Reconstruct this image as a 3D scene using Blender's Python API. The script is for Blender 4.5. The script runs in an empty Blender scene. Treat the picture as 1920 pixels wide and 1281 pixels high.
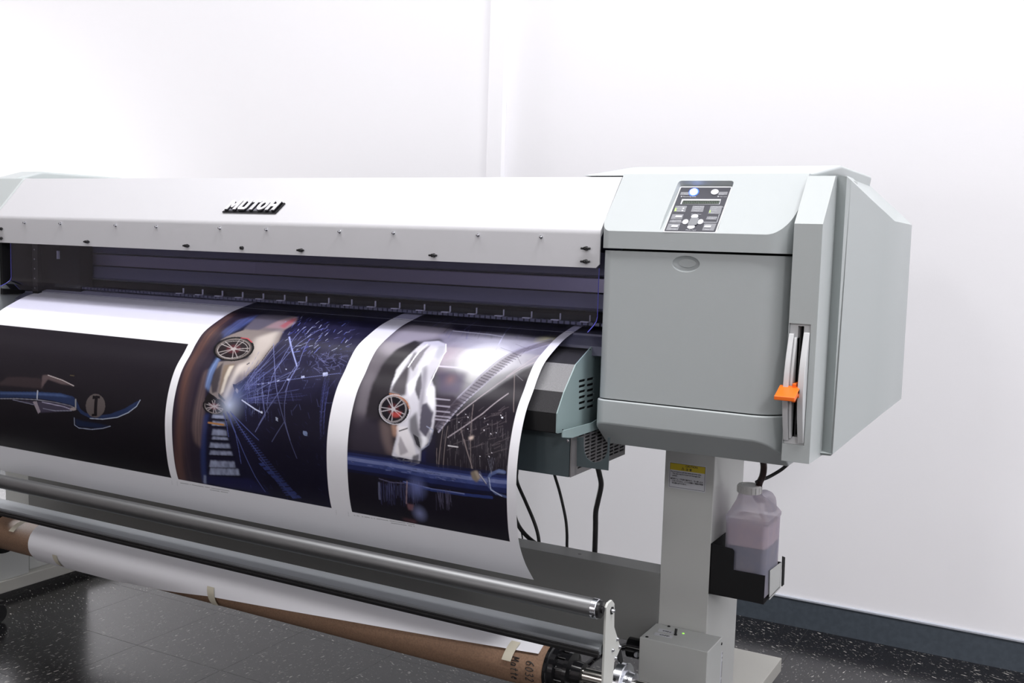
import bpy, bmesh, math, random
import numpy as np
from mathutils import Vector, Matrix
random.seed(7); rng = np.random.default_rng(7)
S = bpy.context.scene
COL = S.collection

# ------------------------------------------------------------------ camera model (photo 1920x1281)
F, YAW, PIT, ROL, H = 1959.88, 0.501928910, 0.0976801512, -0.0295357877, 1.12
def basis():
    cy, sy = math.cos(YAW), math.sin(YAW)
    f = Vector((-sy*math.cos(PIT), cy*math.cos(PIT), -math.sin(PIT)))
    r = Vector((cy, sy, 0)); d = f.cross(r)
    return r*math.cos(ROL)+d*math.sin(ROL), -r*math.sin(ROL)+d*math.cos(ROL), f
CR, CD, CF = basis()
def ray(x, y): return CR*((x-960)/F) + CD*((y-640.5)/F) + CF
def at(x, y, X=None, Y=None, Z=None):
    r = ray(x, y)
    t = X/r.x if X is not None else (Y/r.y if Y is not None else (Z-H)/r.z)
    return Vector((r.x*t, r.y*t, H+r.z*t))
def onplane(x, y, P, N):
    r = ray(x, y); o = Vector((0, 0, H))
    return o + r*((P-o).dot(N)/r.dot(N))

cam = bpy.data.cameras.new('camera'); camo = bpy.data.objects.new('camera', cam); COL.objects.link(camo)
cam.sensor_width = 36; cam.lens = F/1920*36; cam.clip_start = .02; cam.clip_end = 60
camo.matrix_world = Matrix(((CR.x, -CD.x, -CF.x, 0), (CR.y, -CD.y, -CF.y, 0), (CR.z, -CD.z, -CF.z, H), (0, 0, 0, 1)))
S.camera = camo

# ------------------------------------------------------------------ materials
def lin(r, g, b):
    o = []
    for c in (r, g, b):
        c /= 255; o.append(c/12.92 if c <= .04045 else ((c+.055)/1.055)**2.4)
    return tuple(o)
def mat(name, color, rough=.5, metal=0, bump=0, bscale=400, spec=.5, emit=None, estr=1, coat=0, var=0):
    m = bpy.data.materials.new(name); m.use_nodes = True
    nt = m.node_tree; b = nt.nodes['Principled BSDF']
    b.inputs['Base Color'].default_value = (*color, 1); b.inputs['Roughness'].default_value = rough
    b.inputs['Metallic'].default_value = metal; b.inputs['Specular IOR Level'].default_value = spec
    b.inputs['Coat Weight'].default_value = coat
    if emit: b.inputs['Emission Color'].default_value = (*emit, 1); b.inputs['Emission Strength'].default_value = estr
    if bump or var:
        tc = nt.nodes.new('ShaderNodeTexCoord'); n = nt.nodes.new('ShaderNodeTexNoise')
        n.inputs['Scale'].default_value = bscale; n.inputs['Detail'].default_value = 2
        nt.links.new(tc.outputs['Object'], n.inputs['Vector'])
        if bump:
            bp = nt.nodes.new('ShaderNodeBump'); bp.inputs['Strength'].default_value = bump; bp.inputs['Distance'].default_value = .0006
            nt.links.new(n.outputs['Fac'], bp.inputs['Height']); nt.links.new(bp.outputs['Normal'], b.inputs['Normal'])
        if var:
            mx = nt.nodes.new('ShaderNodeMix'); mx.data_type = 'RGBA'
            mx.inputs[6].default_value = (*[c*(1-var) for c in color], 1); mx.inputs[7].default_value = (*[min(1, c*(1+var)) for c in color], 1)
            rp = nt.nodes.new('ShaderNodeMapRange'); rp.inputs['From Min'].default_value = .35; rp.inputs['From Max'].default_value = .65
            nt.links.new(n.outputs['Fac'], rp.inputs['Value']); nt.links.new(rp.outputs['Result'], mx.inputs['Factor'])
            nt.links.new(mx.outputs[2], b.inputs['Base Color'])
    return m
M = {}
M['cover'] = mat('cover_white', (.64, .64, .665), .42, bump=.15, bscale=900)
M['cab'] = mat('cabinet_grey', (.455, .49, .495), .45, bump=.15, bscale=900)
M['cab2'] = mat('side_cover_grey', (.47, .505, .505), .4, bump=.12, bscale=900)
M['side'] = mat('side_cover_shaded_grey', (.41, .445, .445), .4, bump=.12, bscale=900)  # side grey darkened; the face's dimmer light is put into the colour
M['dial'] = mat('light_plastic', (.74, .75, .77), .4)
M['blade'] = mat('lever_guide_plastic', (.64, .65, .66), .3)
M['stand'] = mat('stand_grey_paint', (.53, .54, .525), .5, bump=.2, bscale=700)
M['foot'] = mat('foot_beige_paint', (.46, .455, .42), .5, bump=.2, bscale=700)
M['boxp'] = mat('drive_box_paint', (.52, .535, .52), .42, bump=.15, bscale=700)
M['arm'] = mat('arm_ivory_paint', (.58, .59, .56), .45, bump=.2, bscale=700)
M['alu'] = mat('brushed_aluminium', (.27, .275, .28), .46, 1)
M['alu2'] = mat('bar_aluminium', (.36, .38, .40), .5, 1)
M['steel'] = mat('polished_steel', (.55, .53, .49), .16, 1)
M['chrome'] = mat('bright_metal', (.72, .74, .78), .2, 1)
M['rail'] = mat('anodised_rail', (.16, .165, .23), .42, .2)
M['rail2'] = mat('anodised_rail_light', (.34, .32, .40), .3, .4)
M['black'] = mat('black_plastic', (.008, .008, .009), .35)
M['blackm'] = mat('matte_black_metal', (.012, .012, .013), .75, spec=.25)
M['gloss'] = mat('gloss_black', (.008, .008, .009), .12)
M['heatb'] = mat('black_grained_cover', (.016, .015, .018), .62, bump=1, bscale=1400, var=.5)
M['heatg'] = mat('grey_grained_cover', (.23, .23, .24), .5, bump=.8, bscale=1400, var=.3)
M['teal'] = mat('pale_teal_steel', (.31, .405, .41), .42)
M['dteal'] = mat('dark_teal_steel', (.055, .075, .083), .5)
M['fan'] = mat('warm_grey_steel', (.15, .145, .15), .5)
M['orange'] = mat('orange_plastic', (.95, .165, .008), .35)
M['card'] = mat('cardboard', (.235, .140, .088), .75, bump=.3, bscale=300, var=.12)
M['white'] = mat('white_paper', (.80, .80, .84), .6)
M['tape'] = mat('masking_tape', (.60, .56, .45), .6)
M['ink'] = mat('marker_ink', (.01, .01, .012), .5)
M['cable'] = mat('black_cable', (.010, .010, .011), .38)
M['drain'] = mat('brown_drain_hose', (.022, .008, .007), .3)
M['base'] = mat('baseboard_vinyl', (.060, .074, .092), .42, bump=.3, bscale=60, var=.1)
M['trimg'] = mat('baseboard_cap', (.40, .42, .47), .5)
M['sticker'] = mat('panel_sticker', (.020, .021, .034), .5)
M['lab'] = mat('panel_label_grey', (.20, .205, .225), .45)
M['txt'] = mat('panel_print', (.55, .56, .60), .5)
M['btn'] = mat('white_button', (.55, .56, .59), .4)
M['btng'] = mat('grey_button', (.19, .20, .215), .45)
M['lcd'] = mat('display_glass', (.012, .020, .014), .2)
M['lcdf'] = mat('display_segment', (.035, .055, .035), .4)
M['led'] = mat('blue_lit_button', (.6, .75, 1), .3, emit=(.55, .75, 1), estr=6)
M['ledr'] = mat('blue_glow_ring', (.02, .05, .8), .3, emit=(.02, .07, 1), estr=5)
M['green'] = mat('green_led', (.3, .7, .1), .3, emit=(.35, .9, .1), estr=.9)
M['greenp'] = mat('green_print', (.42, .62, .16), .5)
M['yellow'] = mat('warning_yellow', (.60, .46, .015), .5)
M['lblw'] = mat('label_white', (.62, .63, .67), .5)
M['cap'] = mat('cap_plastic', (.62, .62, .61), .4)
M['logof'] = mat('badge_white', (.85, .85, .88), .3)
M['logob'] = mat('badge_black', (.008, .008, .01), .3)
M['logog'] = mat('badge_grey', (.20, .20, .23), .4)
M['ceil'] = mat('ceiling_paint', (.8, .8, .8), .8)
M['room'] = mat('room_wall_paint', (.42, .38, .37), .8)

def node_mat(name):
    m = bpy.data.materials.new(name); m.use_nodes = True
    return m, m.node_tree, m.node_tree.nodes['Principled BSDF']
# wall paint
m, nt, b = node_mat('wall_paint'); M['wall'] = m
b.inputs['Roughness'].default_value = .6
tc = nt.nodes.new('ShaderNodeTexCoord'); n = nt.nodes.new('ShaderNodeTexNoise'); n.inputs['Scale'].default_value = 1.1; n.inputs['Detail'].default_value = 3
mx = nt.nodes.new('ShaderNodeMix'); mx.data_type = 'RGBA'
mx.inputs[6].default_value = (.905, .905, .935, 1); mx.inputs[7].default_value = (.92, .91, .94, 1)
nt.links.new(tc.outputs['Object'], n.inputs['Vector']); nt.links.new(n.outputs['Fac'], mx.inputs['Factor']); nt.links.new(mx.outputs[2], b.inputs['Base Color'])
n2 = nt.nodes.new('ShaderNodeTexNoise'); n2.inputs['Scale'].default_value = 130; bp = nt.nodes.new('ShaderNodeBump'); bp.inputs['Strength'].default_value = .12; bp.inputs['Distance'].default_value = .001
nt.links.new(tc.outputs['Object'], n2.inputs['Vector']); nt.links.new(n2.outputs['Fac'], bp.inputs['Height']); nt.links.new(bp.outputs['Normal'], b.inputs['Normal'])

# vinyl tile floor with pale streaks, one streak direction per tile
def floor_material():
    m, nt, b = node_mat('vinyl_tile_floor')
    N, L = nt.nodes.new, nt.links.new
    def math_(op, a, c=None, cl=False):
        n = N('ShaderNodeMath'); n.operation = op; n.use_clamp = cl
        for i, v in enumerate((a, c)):
            if v is None: continue
            if isinstance(v, (int, float)): n.inputs[i].default_value = v
            else: L(v, n.inputs[i])
        return n.outputs[0]
    tc = N('ShaderNodeTexCoord'); sp = N('ShaderNodeSeparateXYZ'); L(tc.outputs['Object'], sp.inputs[0])
    T = .305
    u = math_('DIVIDE', math_('ADD', sp.outputs[0], 2.1761+20*T), T); v = math_('DIVIDE', math_('ADD', sp.outputs[1], -1.9129+20*T), T)
    fu, fv = math_('FLOOR', u), math_('FLOOR', v)
    cell = N('ShaderNodeCombineXYZ'); L(fu, cell.inputs[0]); L(fv, cell.inputs[1])
    wn = N('ShaderNodeTexWhiteNoise'); wn.noise_dimensions = '2D'; L(cell.outputs[0], wn.inputs['Vector'])
    ang = math_('MULTIPLY', math_('FLOOR', math_('MULTIPLY', wn.outputs['Value'], 2)), 1.5708)
    ang = math_('ADD', ang, math_('MULTIPLY', wn.outputs['Value'], .5))
    vr = N('ShaderNodeVectorRotate'); vr.rotation_type = 'Z_AXIS'; L(tc.outputs['Object'], vr.inputs['Vector']); L(ang, vr.inputs['Angle'])
    # seams
    def seam(w):
        d = math_('ABSOLUTE', math_('SUBTRACT', math_('FRACT', w), .5))
        return math_('GREATER_THAN', d, .4975)
    se = math_('MAXIMUM', seam(u), seam(v))
    def flecks(sx, sy, sc, thr, keep, seed):
        mp = N('ShaderNodeMapping'); mp.inputs['Scale'].default_value = (sx, sy, 1); mp.inputs['Location'].default_value = (seed, seed*2, 0)
        L(vr.outputs[0], mp.inputs['Vector'])
        nz = N('ShaderNodeTexNoise'); nz.inputs['Scale'].default_value = 220; L(mp.outputs[0], nz.inputs['Vector'])
        ad = N('ShaderNodeVectorMath'); ad.operation = 'MULTIPLY_ADD'; L(nz.outputs['Color'], ad.inputs[0]); ad.inputs[1].default_value = (.006, .006, 0); L(mp.outputs[0], ad.inputs[2])
        vo = N('ShaderNodeTexVoronoi'); vo.voronoi_dimensions = '2D'; vo.inputs['Scale'].default_value = sc; L(ad.outputs[0], vo.inputs['Vector'])
        sc_ = N('ShaderNodeSeparateColor'); L(vo.outputs['Color'], sc_.inputs[0])
        size = math_('MULTIPLY', sc_.outputs[1], thr)
        a = math_('LESS_THAN', vo.outputs['Distance'], size)
        k = math_('LESS_THAN', sc_.outputs[0], keep)
        return math_('MULTIPLY', math_('MULTIPLY', a, k), math_('MULTIPLY_ADD' if False else 'ADD', math_('MULTIPLY', sc_.outputs[2], .65), .12))
    f1 = flecks(1, .30, 150, .27, .20, 3.1); f2 = flecks(1, .36, 270, .30, .24, 8.7); f3 = flecks(1, .25, 80, .15, .10, 5.3)
    f = math_('MAXIMUM', math_('MAXIMUM', f1, math_('MULTIPLY', f2, .7)), f3, True)
    mx = N('ShaderNodeMix'); mx.data_type = 'RGBA'; L(f, mx.inputs['Factor'])
    mx.inputs[6].default_value = (.0075, .0070, .0085, 1); mx.inputs[7].default_value = (.62, .60, .56, 1)
    mx2 = N('ShaderNodeMix'); mx2.data_type = 'RGBA'; L(math_('MULTIPLY', se, .85), mx2.inputs['Factor']); L(mx.outputs[2], mx2.inputs[6]); mx2.inputs[7].default_value = (.004, .004, .004, 1)
    L(mx2.outputs[2], b.inputs['Base Color'])
    L(math_('ADD', math_('MULTIPLY', se, .4), .2), b.inputs['Roughness'])
    b.inputs['Specular IOR Level'].default_value = .62
    nz = N('ShaderNodeTexNoise'); nz.inputs['Scale'].default_value = 25; L(tc.outputs['Object'], nz.inputs['Vector'])
    bp = N('ShaderNodeBump'); bp.inputs['Strength'].default_value = .06; bp.inputs['Distance'].default_value = .002
    L(nz.outputs['Fac'], bp.inputs['Height']); L(bp.outputs['Normal'], b.inputs['Normal'])
    return m
M['floor'] = floor_material()

# clear acrylic: fresnel reflection over tinted transparency
def acrylic(name, tint, extra=0):
    m = bpy.data.materials.new(name); m.use_nodes = True; nt = m.node_tree; nt.nodes.clear()
    o = nt.nodes.new('ShaderNodeOutputMaterial'); g = nt.nodes.new('ShaderNodeBsdfGlossy'); t = nt.nodes.new('ShaderNodeBsdfTransparent')
    fr = nt.nodes.new('ShaderNodeFresnel'); mx = nt.nodes.new('ShaderNodeMixShader')
    ge = nt.nodes.new('ShaderNodeNewGeometry'); mr = nt.nodes.new('ShaderNodeMapRange'); mr.inputs['To Min'].default_value = 1.5; mr.inputs['To Max'].default_value = 1/1.5
    nt.links.new(ge.outputs['Backfacing'], mr.inputs['Value']); nt.links.new(mr.outputs[0], fr.inputs['IOR'])
    g.inputs['Roughness'].default_value = .01; t.inputs['Color'].default_value = (*tint, 1)
    nt.links.new(fr.outputs[0], mx.inputs[0]); nt.links.new(t.outputs[0], mx.inputs[1]); nt.links.new(g.outputs[0], mx.inputs[2]); nt.links.new(mx.outputs[0], o.inputs[0])
    return m
M['acryl'] = acrylic('clear_acrylic', (.86, .86, .95))
M['edge'] = mat('acrylic_edge_blue', (.08, .08, .45), .2)
# milky bottle plastic: diffuse/translucent mixed with transparency, pinkish ink stain on the walls
def bottle_material():
    m = bpy.data.materials.new('milky_bottle_plastic'); m.use_nodes = True; nt = m.node_tree; nt.nodes.clear(); N, L = nt.nodes.new, nt.links.new
    o = N('ShaderNodeOutputMaterial'); d = N('ShaderNodeBsdfDiffuse'); tl = N('ShaderNodeBsdfTranslucent'); tp = N('ShaderNodeBsdfTransparent'); gl = N('ShaderNodeBsdfGlossy'); gl.inputs['Roughness'].default_value = .3
    tc = N('ShaderNodeTexCoord'); nz = N('ShaderNodeTexNoise'); nz.inputs['Scale'].default_value = 28; nz.inputs['Detail'].default_value = 5; L(tc.outputs['Object'], nz.inputs['Vector'])
    mx = N('ShaderNodeMix'); mx.data_type = 'RGBA'; mr = N('ShaderNodeMapRange'); mr.inputs['From Min'].default_value = .38; mr.inputs['From Max'].default_value = .62
    L(nz.outputs['Fac'], mr.inputs['Value']); L(mr.outputs[0], mx.inputs['Factor'])
    mx.inputs[6].default_value = (.62, .62, .70, 1); mx.inputs[7].default_value = (.70, .66, .70, 1)
    L(mx.outputs[2], d.inputs[0]); L(mx.outputs[2], tl.inputs[0]); tp.inputs[0].default_value = (.9, .86, .9, 1)
    a = N('ShaderNodeMixShader'); a.inputs[0].default_value = .4; L(d.outputs[0], a.inputs[1]); L(tl.outputs[0], a.inputs[2])
    c = N('ShaderNodeMixShader'); c.inputs[0].default_value = .5; L(a.outputs[0], c.inputs[1]); L(tp.outputs[0], c.inputs[2])
    e = N('ShaderNodeMixShader'); e.inputs[0].default_value = .05; L(c.outputs[0], e.inputs[1]); L(gl.outputs[0], e.inputs[2]); L(e.outputs[0], o.inputs[0])
    return m
M['bottle'] = bottle_material()
M['liq'] = mat('waste_ink_blue', (.10, .12, .21), .35)
M['liqp'] = mat('waste_ink_pink_film', (.62, .50, .55), .5)

# ------------------------------------------------------------------ object helpers
WL = {}
def root(name, label, cat, loc, group=None):
    o = bpy.data.objects.new(name, None); COL.objects.link(o); o.location = loc; o.empty_display_size = .1
    o['label'] = label; o['category'] = cat
    if group: o['group'] = group
    WL[o.name] = Vector(loc); return o
def tag(o, label, cat, group=None):
    o['label'] = label; o['category'] = cat
    if group: o['group'] = group
    return o
def link(name, me, m, parent=None, smooth=None, bevel=0, seg=3, label=None):
    vs = np.empty(len(me.vertices)*3, dtype=np.float32); me.vertices.foreach_get('co', vs); vs = vs.reshape(-1, 3)
    lo, hi = vs.min(0), vs.max(0); c = Vector(((lo[0]+hi[0])/2, (lo[1]+hi[1])/2, lo[2]))
    me.transform(Matrix.Translation(-c))
    o = bpy.data.objects.new(name, me); COL.objects.link(o); WL[o.name] = c
    if parent: o.parent = parent; o.location = c-WL[parent.name]
    else: o.location = c
    me.name = name
    if m is not None:
        for x in (m if isinstance(m, (list, tuple)) else [m]): me.materials.append(x)
    if bevel:
        me.shade_smooth()
        b = o.modifiers.new('bevel', 'BEVEL'); b.width = bevel; b.segments = seg; b.limit_method = 'ANGLE'; b.angle_limit = math.radians(30)
        w = o.modifiers.new('normals', 'WEIGHTED_NORMAL'); w.keep_sharp = True
    elif smooth:
        me.shade_smooth(); me.set_sharp_from_angle(angle=math.radians(smooth if smooth is not True else 38))
    if label: o['label'] = label
    return o
def fin(name, bm, m, parent=None, smooth=None, bevel=0, seg=3, label=None, kind=None):
    bmesh.ops.recalc_face_normals(bm, faces=bm.faces)
    me = bpy.data.meshes.new(name); bm.to_mesh(me); bm.free()
    o = link(name, me, m, parent, smooth, bevel, seg, label)
    if kind: o['kind'] = kind
    return o
def B(): return bmesh.new()
def box(bm, x0, x1, y0, y1, z0, z1, mi=0):
    vs = [bm.verts.new((x, y, z)) for x in (x0, x1) for y in (y0, y1) for z in (z0, z1)]
    for f in ((0, 1, 3, 2), (4, 6, 7, 5), (0, 4, 5, 1), (2, 3, 7, 6), (0, 2, 6, 4), (1, 5, 7, 3)):
        fc = bm.faces.new([vs[i] for i in f]); fc.material_index = mi
    return bm
def prism(bm, pts, vec, mi=0):
    vec = Vector(vec); a = [bm.verts.new(Vector(p)) for p in pts]; c = [bm.verts.new(Vector(p)+vec) for p in pts]
    n = len(a); fs = [bm.faces.new(a), bm.faces.new(c[::-1])]
    for i in range(n): fs.append(bm.faces.new((a[i], a[(i+1) % n], c[(i+1) % n], c[i])))
    for f in fs: f.material_index = mi
    return bm
def frame(d):
    d = Vector(d).normalized(); u = d.orthogonal().normalized(); return d, u, d.cross(u)
def cyl(bm, p0, p1, r0, r1=None, n=32, mi=0):
    p0, p1 = Vector(p0), Vector(p1); r1 = r0 if r1 is None else r1; d, u, v = frame(p1-p0)
    a = [bm.verts.new(p0+(u*math.cos(t)+v*math.sin(t))*r0) for t in [2*math.pi*i/n for i in range(n)]]
    c = [bm.verts.new(p1+(u*math.cos(t)+v*math.sin(t))*r1) for t in [2*math.pi*i/n for i in range(n)]]
    fs = [bm.faces.new(a[::-1]), bm.faces.new(c)] + [bm.faces.new((a[i], a[(i+1) % n], c[(i+1) % n], c[i])) for i in range(n)]
    for f in fs: f.material_index = mi
    return bm
def lathe(bm, base, axis, prof, n=40):
    base = Vector(base); d, u, v = frame(axis); rings = []
    for h, r in prof:
        rings.append([bm.verts.new(base+d*h+(u*math.cos(2*math.pi*i/n)+v*math.sin(2*math.pi*i/n))*r) for i in range(n)])
    for a, c in zip(rings, rings[1:]):
        for i in range(n): bm.faces.new((a[i], a[(i+1) % n], c[(i+1) % n], c[i]))
    bm.faces.new(rings[0][::-1]); bm.faces.new(rings[-1]); return bm
def catmull(P, k=8):
    P = [Vector(p) for p in P]; Q = [P[0]*2-P[1]]+P+[P[-1]*2-P[-2]]; out = []
    for i in range(1, len(Q)-2):
        for j in range(k):
            t = j/k; a, b_, c, d = Q[i-1], Q[i], Q[i+1], Q[i+2]
            out.append(.5*((2*b_)+(c-a)*t+(2*a-5*b_+4*c-d)*t*t+(3*b_-a-3*c+d)*t**3))
    out.append(P[-1]); return out
def sweep(bm, pts, r, n=10, smooth=True, mi=0):
    pts = catmull(pts) if smooth else [Vector(p) for p in pts]
    rings = []; u = None
    for i, p in enumerate(pts):
        d = (pts[min(i+1, len(pts)-1)]-pts[max(i-1, 0)]).normalized()
        u = d.orthogonal().normalized() if u is None else (u-d*u.dot(d)).normalized()
        v = d.cross(u); rr = r(i/(len(pts)-1)) if callable(r) else r
        rings.append([bm.verts.new(p+(u*math.cos(2*math.pi*k/n)+v*math.sin(2*math.pi*k/n))*rr) for k in range(n)])
    for a, c in zip(rings, rings[1:]):
        for k in range(n): f = bm.faces.new((a[k], a[(k+1) % n], c[(k+1) % n], c[k])); f.material_index = mi
    bm.faces.new(rings[0][::-1]).material_index = mi; bm.faces.new(rings[-1]).material_index = mi; return bm
def arc_plan(x0, x1, y0, y1, rl, rr, n=10, ry=None):
    # plan outline seen from above, front edge at y0, both front corners rounded
    p = [(x0, y1)]
    for i in range(n+1):
        t = math.pi/2*i/n; p.append((x0+rl-rl*math.cos(t), y0+rl-rl*math.sin(t)))
    ry = ry or rr
    for i in range(n+1):
        t = math.pi/2*i/n; p.append((x1-rr+rr*math.sin(t), y0+ry-ry*math.cos(t)))
    p.append((x1, y1)); return p
def cut(bm, co, no):
    # remove everything on the side the normal points to and close the hole
    r = bmesh.ops.bisect_plane(bm, geom=bm.verts[:]+bm.edges[:]+bm.faces[:], plane_co=co, plane_no=no, clear_outer=True)
    ed = [e for e in r['geom_cut'] if isinstance(e, bmesh.types.BMEdge)]
    bmesh.ops.contextual_create(bm, geom=ed); return bm
def boolean(o, bm, op='DIFFERENCE'):
    bmesh.ops.recalc_face_normals(bm, faces=bm.faces)
    me = bpy.data.meshes.new('c'); bm.to_mesh(me); bm.free(); c = bpy.data.objects.new('c', me); COL.objects.link(c)
    mods = [(m.type, m) for m in o.modifiers]
    for _, m in mods: m.show_viewport = False
    d = o.modifiers.new('b', 'BOOLEAN'); d.object = c; d.operation = op; d.solver = 'EXACT'
    loc, par = o.location.copy(), o.parent; o.parent = None; o.location = WL[o.name]
    bpy.context.view_layer.update(); dg = bpy.context.evaluated_depsgraph_get()
    nm = bpy.data.meshes.new_from_object(o.evaluated_get(dg)); old = o.data; o.data = nm; nm.name = old.name
    o.modifiers.remove(d); o.parent = par; o.location = loc
    for _, m in mods: m.show_viewport = True
    bpy.data.objects.remove(c); bpy.data.meshes.remove(me)
def text(name, body, org, xd, yd, size, m, parent=None, ext=.00012, align='LEFT', sx=1, bold=0):
    cu = bpy.data.curves.new('t', 'FONT'); cu.body = body; cu.size = size; cu.extrude = ext; cu.align_x = align; cu.offset = bold; cu.resolution_u = 2
    o = bpy.data.objects.new('t', cu); COL.objects.link(o); bpy.context.view_layer.update()
    me = bpy.data.meshes.new_from_object(o.evaluated_get(bpy.context.evaluated_depsgraph_get())); bpy.data.objects.remove(o); bpy.data.curves.remove(cu)
    xd, yd = Vector(xd).normalized(), Vector(yd).normalized(); n = xd.cross(yd).normalized(); org = Vector(org)
    me.transform(Matrix(((xd.x*sx, yd.x, n.x, org.x), (xd.y*sx, yd.y, n.y, org.y), (xd.z*sx, yd.z, n.z, org.z), (0, 0, 0, 1))))
    me.materials.clear()
    return link(name, me, m, parent)

# ------------------------------------------------------------------ room
def struct(name, bm, m, **k):
    o = fin(name, bm, m, **k); o['kind'] = 'structure'; return o
XL, XR, YF, YW, ZC = -7.2, 3.4, -4.2, 3.057, 5.2
struct('floor', box(B(), XL, XR, YF, YW, -.05, 0), M['floor'])
# keep the tile grid anchored to the world: object origin is the mesh centre, so shift it back
fo = bpy.data.objects['floor']; c = WL['floor']; fo.data.transform(Matrix.Translation(c)); fo.location = (0, 0, 0)
struct('ceiling', box(B(), XL, XR, YF, YW, ZC, ZC+.05), M['ceil'])
struct('wall_back', box(B(), XL, XR, YW, YW+.1, 0, ZC), M['wall'])
struct('wall_front', box(B(), XL, XR, YF-.1, YF, 0, ZC), M['room'])
struct('wall_left', box(B(), XL-.1, XL, YF, YW, 0, ZC), M['room'])
struct('wall_right', box(B(), XR, XR+.1, YF, YW, 0, ZC), M['wall'])
bb = B(); prism(bb, [(XL, YW, 0), (XL, YW-.005, 0), (XL, YW-.0045, .083), (XL, YW, .083)], (XR-XL, 0, 0))
struct('baseboard_back', bb, M['base'])
bb = B(); prism(bb, [(XL, YW, .083), (XL, YW-.007, .083), (XL, YW-.007, .0875), (XL, YW, .0895)], (XR-XL, 0, 0))
struct('trim_1', bb, M['trimg'])
struct('trim_2', box(B(), -1.780, -1.7245, YW-.026, YW, .09, ZC), M['wall'], bevel=.0015)

# ------------------------------------------------------------------ the printer
PR = root('large_format_printer', 'large grey and white wide-format inkjet printer on a steel stand before the wall', 'printer', (-1.6, 2.1, .74))
CX0, CX1 = -2.5796, -.806
YC = 1.80; ZB, ZF = 1.0705, 1.1405; YT, ZT = 1.893, 1.246
# front cover sheet: slope + vertical apron, folded sheet with rounded fold and short return at the bottom
prof = [(YC, ZB), (YC, ZF-.008)]
for i in range(1, 8):
    t = i/8*math.radians(43); prof.append((YC+.0145*(1-math.cos(t))*1.3, ZF-.008+.0145*math.sin(t)*1.25))
prof += [(YT, ZT), (2.42, ZT+.004)]
th = .0035
inner = [(2.42, ZT), (YT+.002, ZT-th), (YC+.012, ZF-.004), (YC+th, ZF-.012), (YC+th, ZB)]
bm = B(); prism(bm, [(CX0, y, z) for y, z in prof+inner], (CX1-CX0, 0, 0))
# chamfer the bottom corner of the apron on the right
cut(bm, (CX1, YC, ZB+.007), Vector((1, 0, -1)).normalized())
cover = fin('front_cover', bm, M['cover'], PR, smooth=30, label='white folded sheet metal front cover')
# dark cavity body behind the cover
fin('main_body', box(B(), -2.9, -.80, 2.02, 2.42, .76, 1.24), M['dteal'], PR, bevel=.004)
# silver screws and black thumb screws on the apron
def disc_lathe(px_, py_, prof, m, nm, n=20):
    p = at(px_, py_, Y=YC); return fin(nm, lathe(B(), p, (0, -1, 0), prof, n), m, PR, smooth=40)
scr = fin('cover_screw', lathe(B(), at(46.7, 417.5, Y=YC), (0, -1, 0), [(-.001, .0036), (.0014, .0036), (.0022, .0022), (.0022, .0021), (.006, .0021), (.0066, .0012)], 16), M['chrome'], PR, smooth=40, label='small silver screw in the apron')
def copies(o, lst):
    for p in lst:
        c = o.copy(); COL.objects.link(c); c.location = Vector(p)-WL[o.parent.name]+(o.location-(BASE-WL[o.parent.name])); WL[c.name] = Vector(p)
BASE = at(46.7, 417.5, Y=YC)
copies(scr, [at(x, y, Y=YC) for x, y in [(113.7, 419.2), (217.3, 422.5), (293.7, 425), (412.7, 428), (500, 430.5), (637.3, 434.5), (738.3, 437), (896.8, 441), (1015, 444.5)]])
def thumb(bm, p):
    lathe(bm, p, (0, -1, 0), [(-.001, .0042), (.003, .0042), (.0045, .0036), (.009, .0034), (.0095, .0025)], 16)
    for s in (-1, 1):
        cyl(bm, p+Vector((s*.003, -.005, 0)), p+Vector((s*.0095, -.005, 0)), .0024, .0022, 12)
    return bm
BASE = at(165, 453.5, Y=YC)
ts = fin('thumb_screw', thumb(B(), BASE), M['black'], PR, smooth=40, label='black wing thumb screw')
copies(ts, [at(x, y, Y=YC) for x, y in [(351.7, 461), (565.7, 469.5), (814, 479), (1100, 466), (1099, 490.5), (3, 429), (3, 447)]])
fin('round_knob', lathe(B(), at(454.7, 465, Y=YC), (0, -1, 0), [(-.001, .0042), (.006, .004), (.007, .003)], 20), M['black'], PR, smooth=40)

# badge: slanted plate with raised italic letters, on the slope
SN = Vector((0, -(ZT-ZF), YT-YC-.006)).normalized(); SP = Vector((0, YC+.006, ZF+.003))
SP = Vector((0, YT, ZT))
sdir = Vector((0, YT-(YC+.0055), ZT-(ZF+.0045))).normalized(); SN = Vector((1, 0, 0)).cross(sdir).normalized()
bl, br = onplane(424, 397, SP, SN), onplane(517, 399, SP, SN); tl = onplane(440, 380.5, SP, SN)
ux = Vector((1, 0, 0)); wB = (br-bl).dot(ux); hB = (tl-bl).dot(sdir); shB = (tl-bl).dot(ux)/hB
def LP(u, v, h=0):  # badge coordinates: u along, v up the slope (0..1), sheared
    return bl+ux*(u*wB+v*hB*shB)+sdir*(v*hB)+SN*h
bm = B(); prism(bm, [LP(*p, .001) for p in [(-.04, -.16), (1.035, -.16), (1.035, .95), (.95, .95), (.95, .0), (-.03, .0)]], SN*.003)
badge = fin('name_badge', bm, M['logob'], PR, label='black and white raised italic name badge')
bm = B(); prism(bm, [LP(*p, .001) for p in [(.03, .02), (.97, .02), (.97, .93), (.03, .93)]], SN*.0035); fin('badge_backing', bm, M['logog'], badge)
def L_(x0, pts): return [(x0+a, b) for a, b in pts]
s = .055
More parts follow.
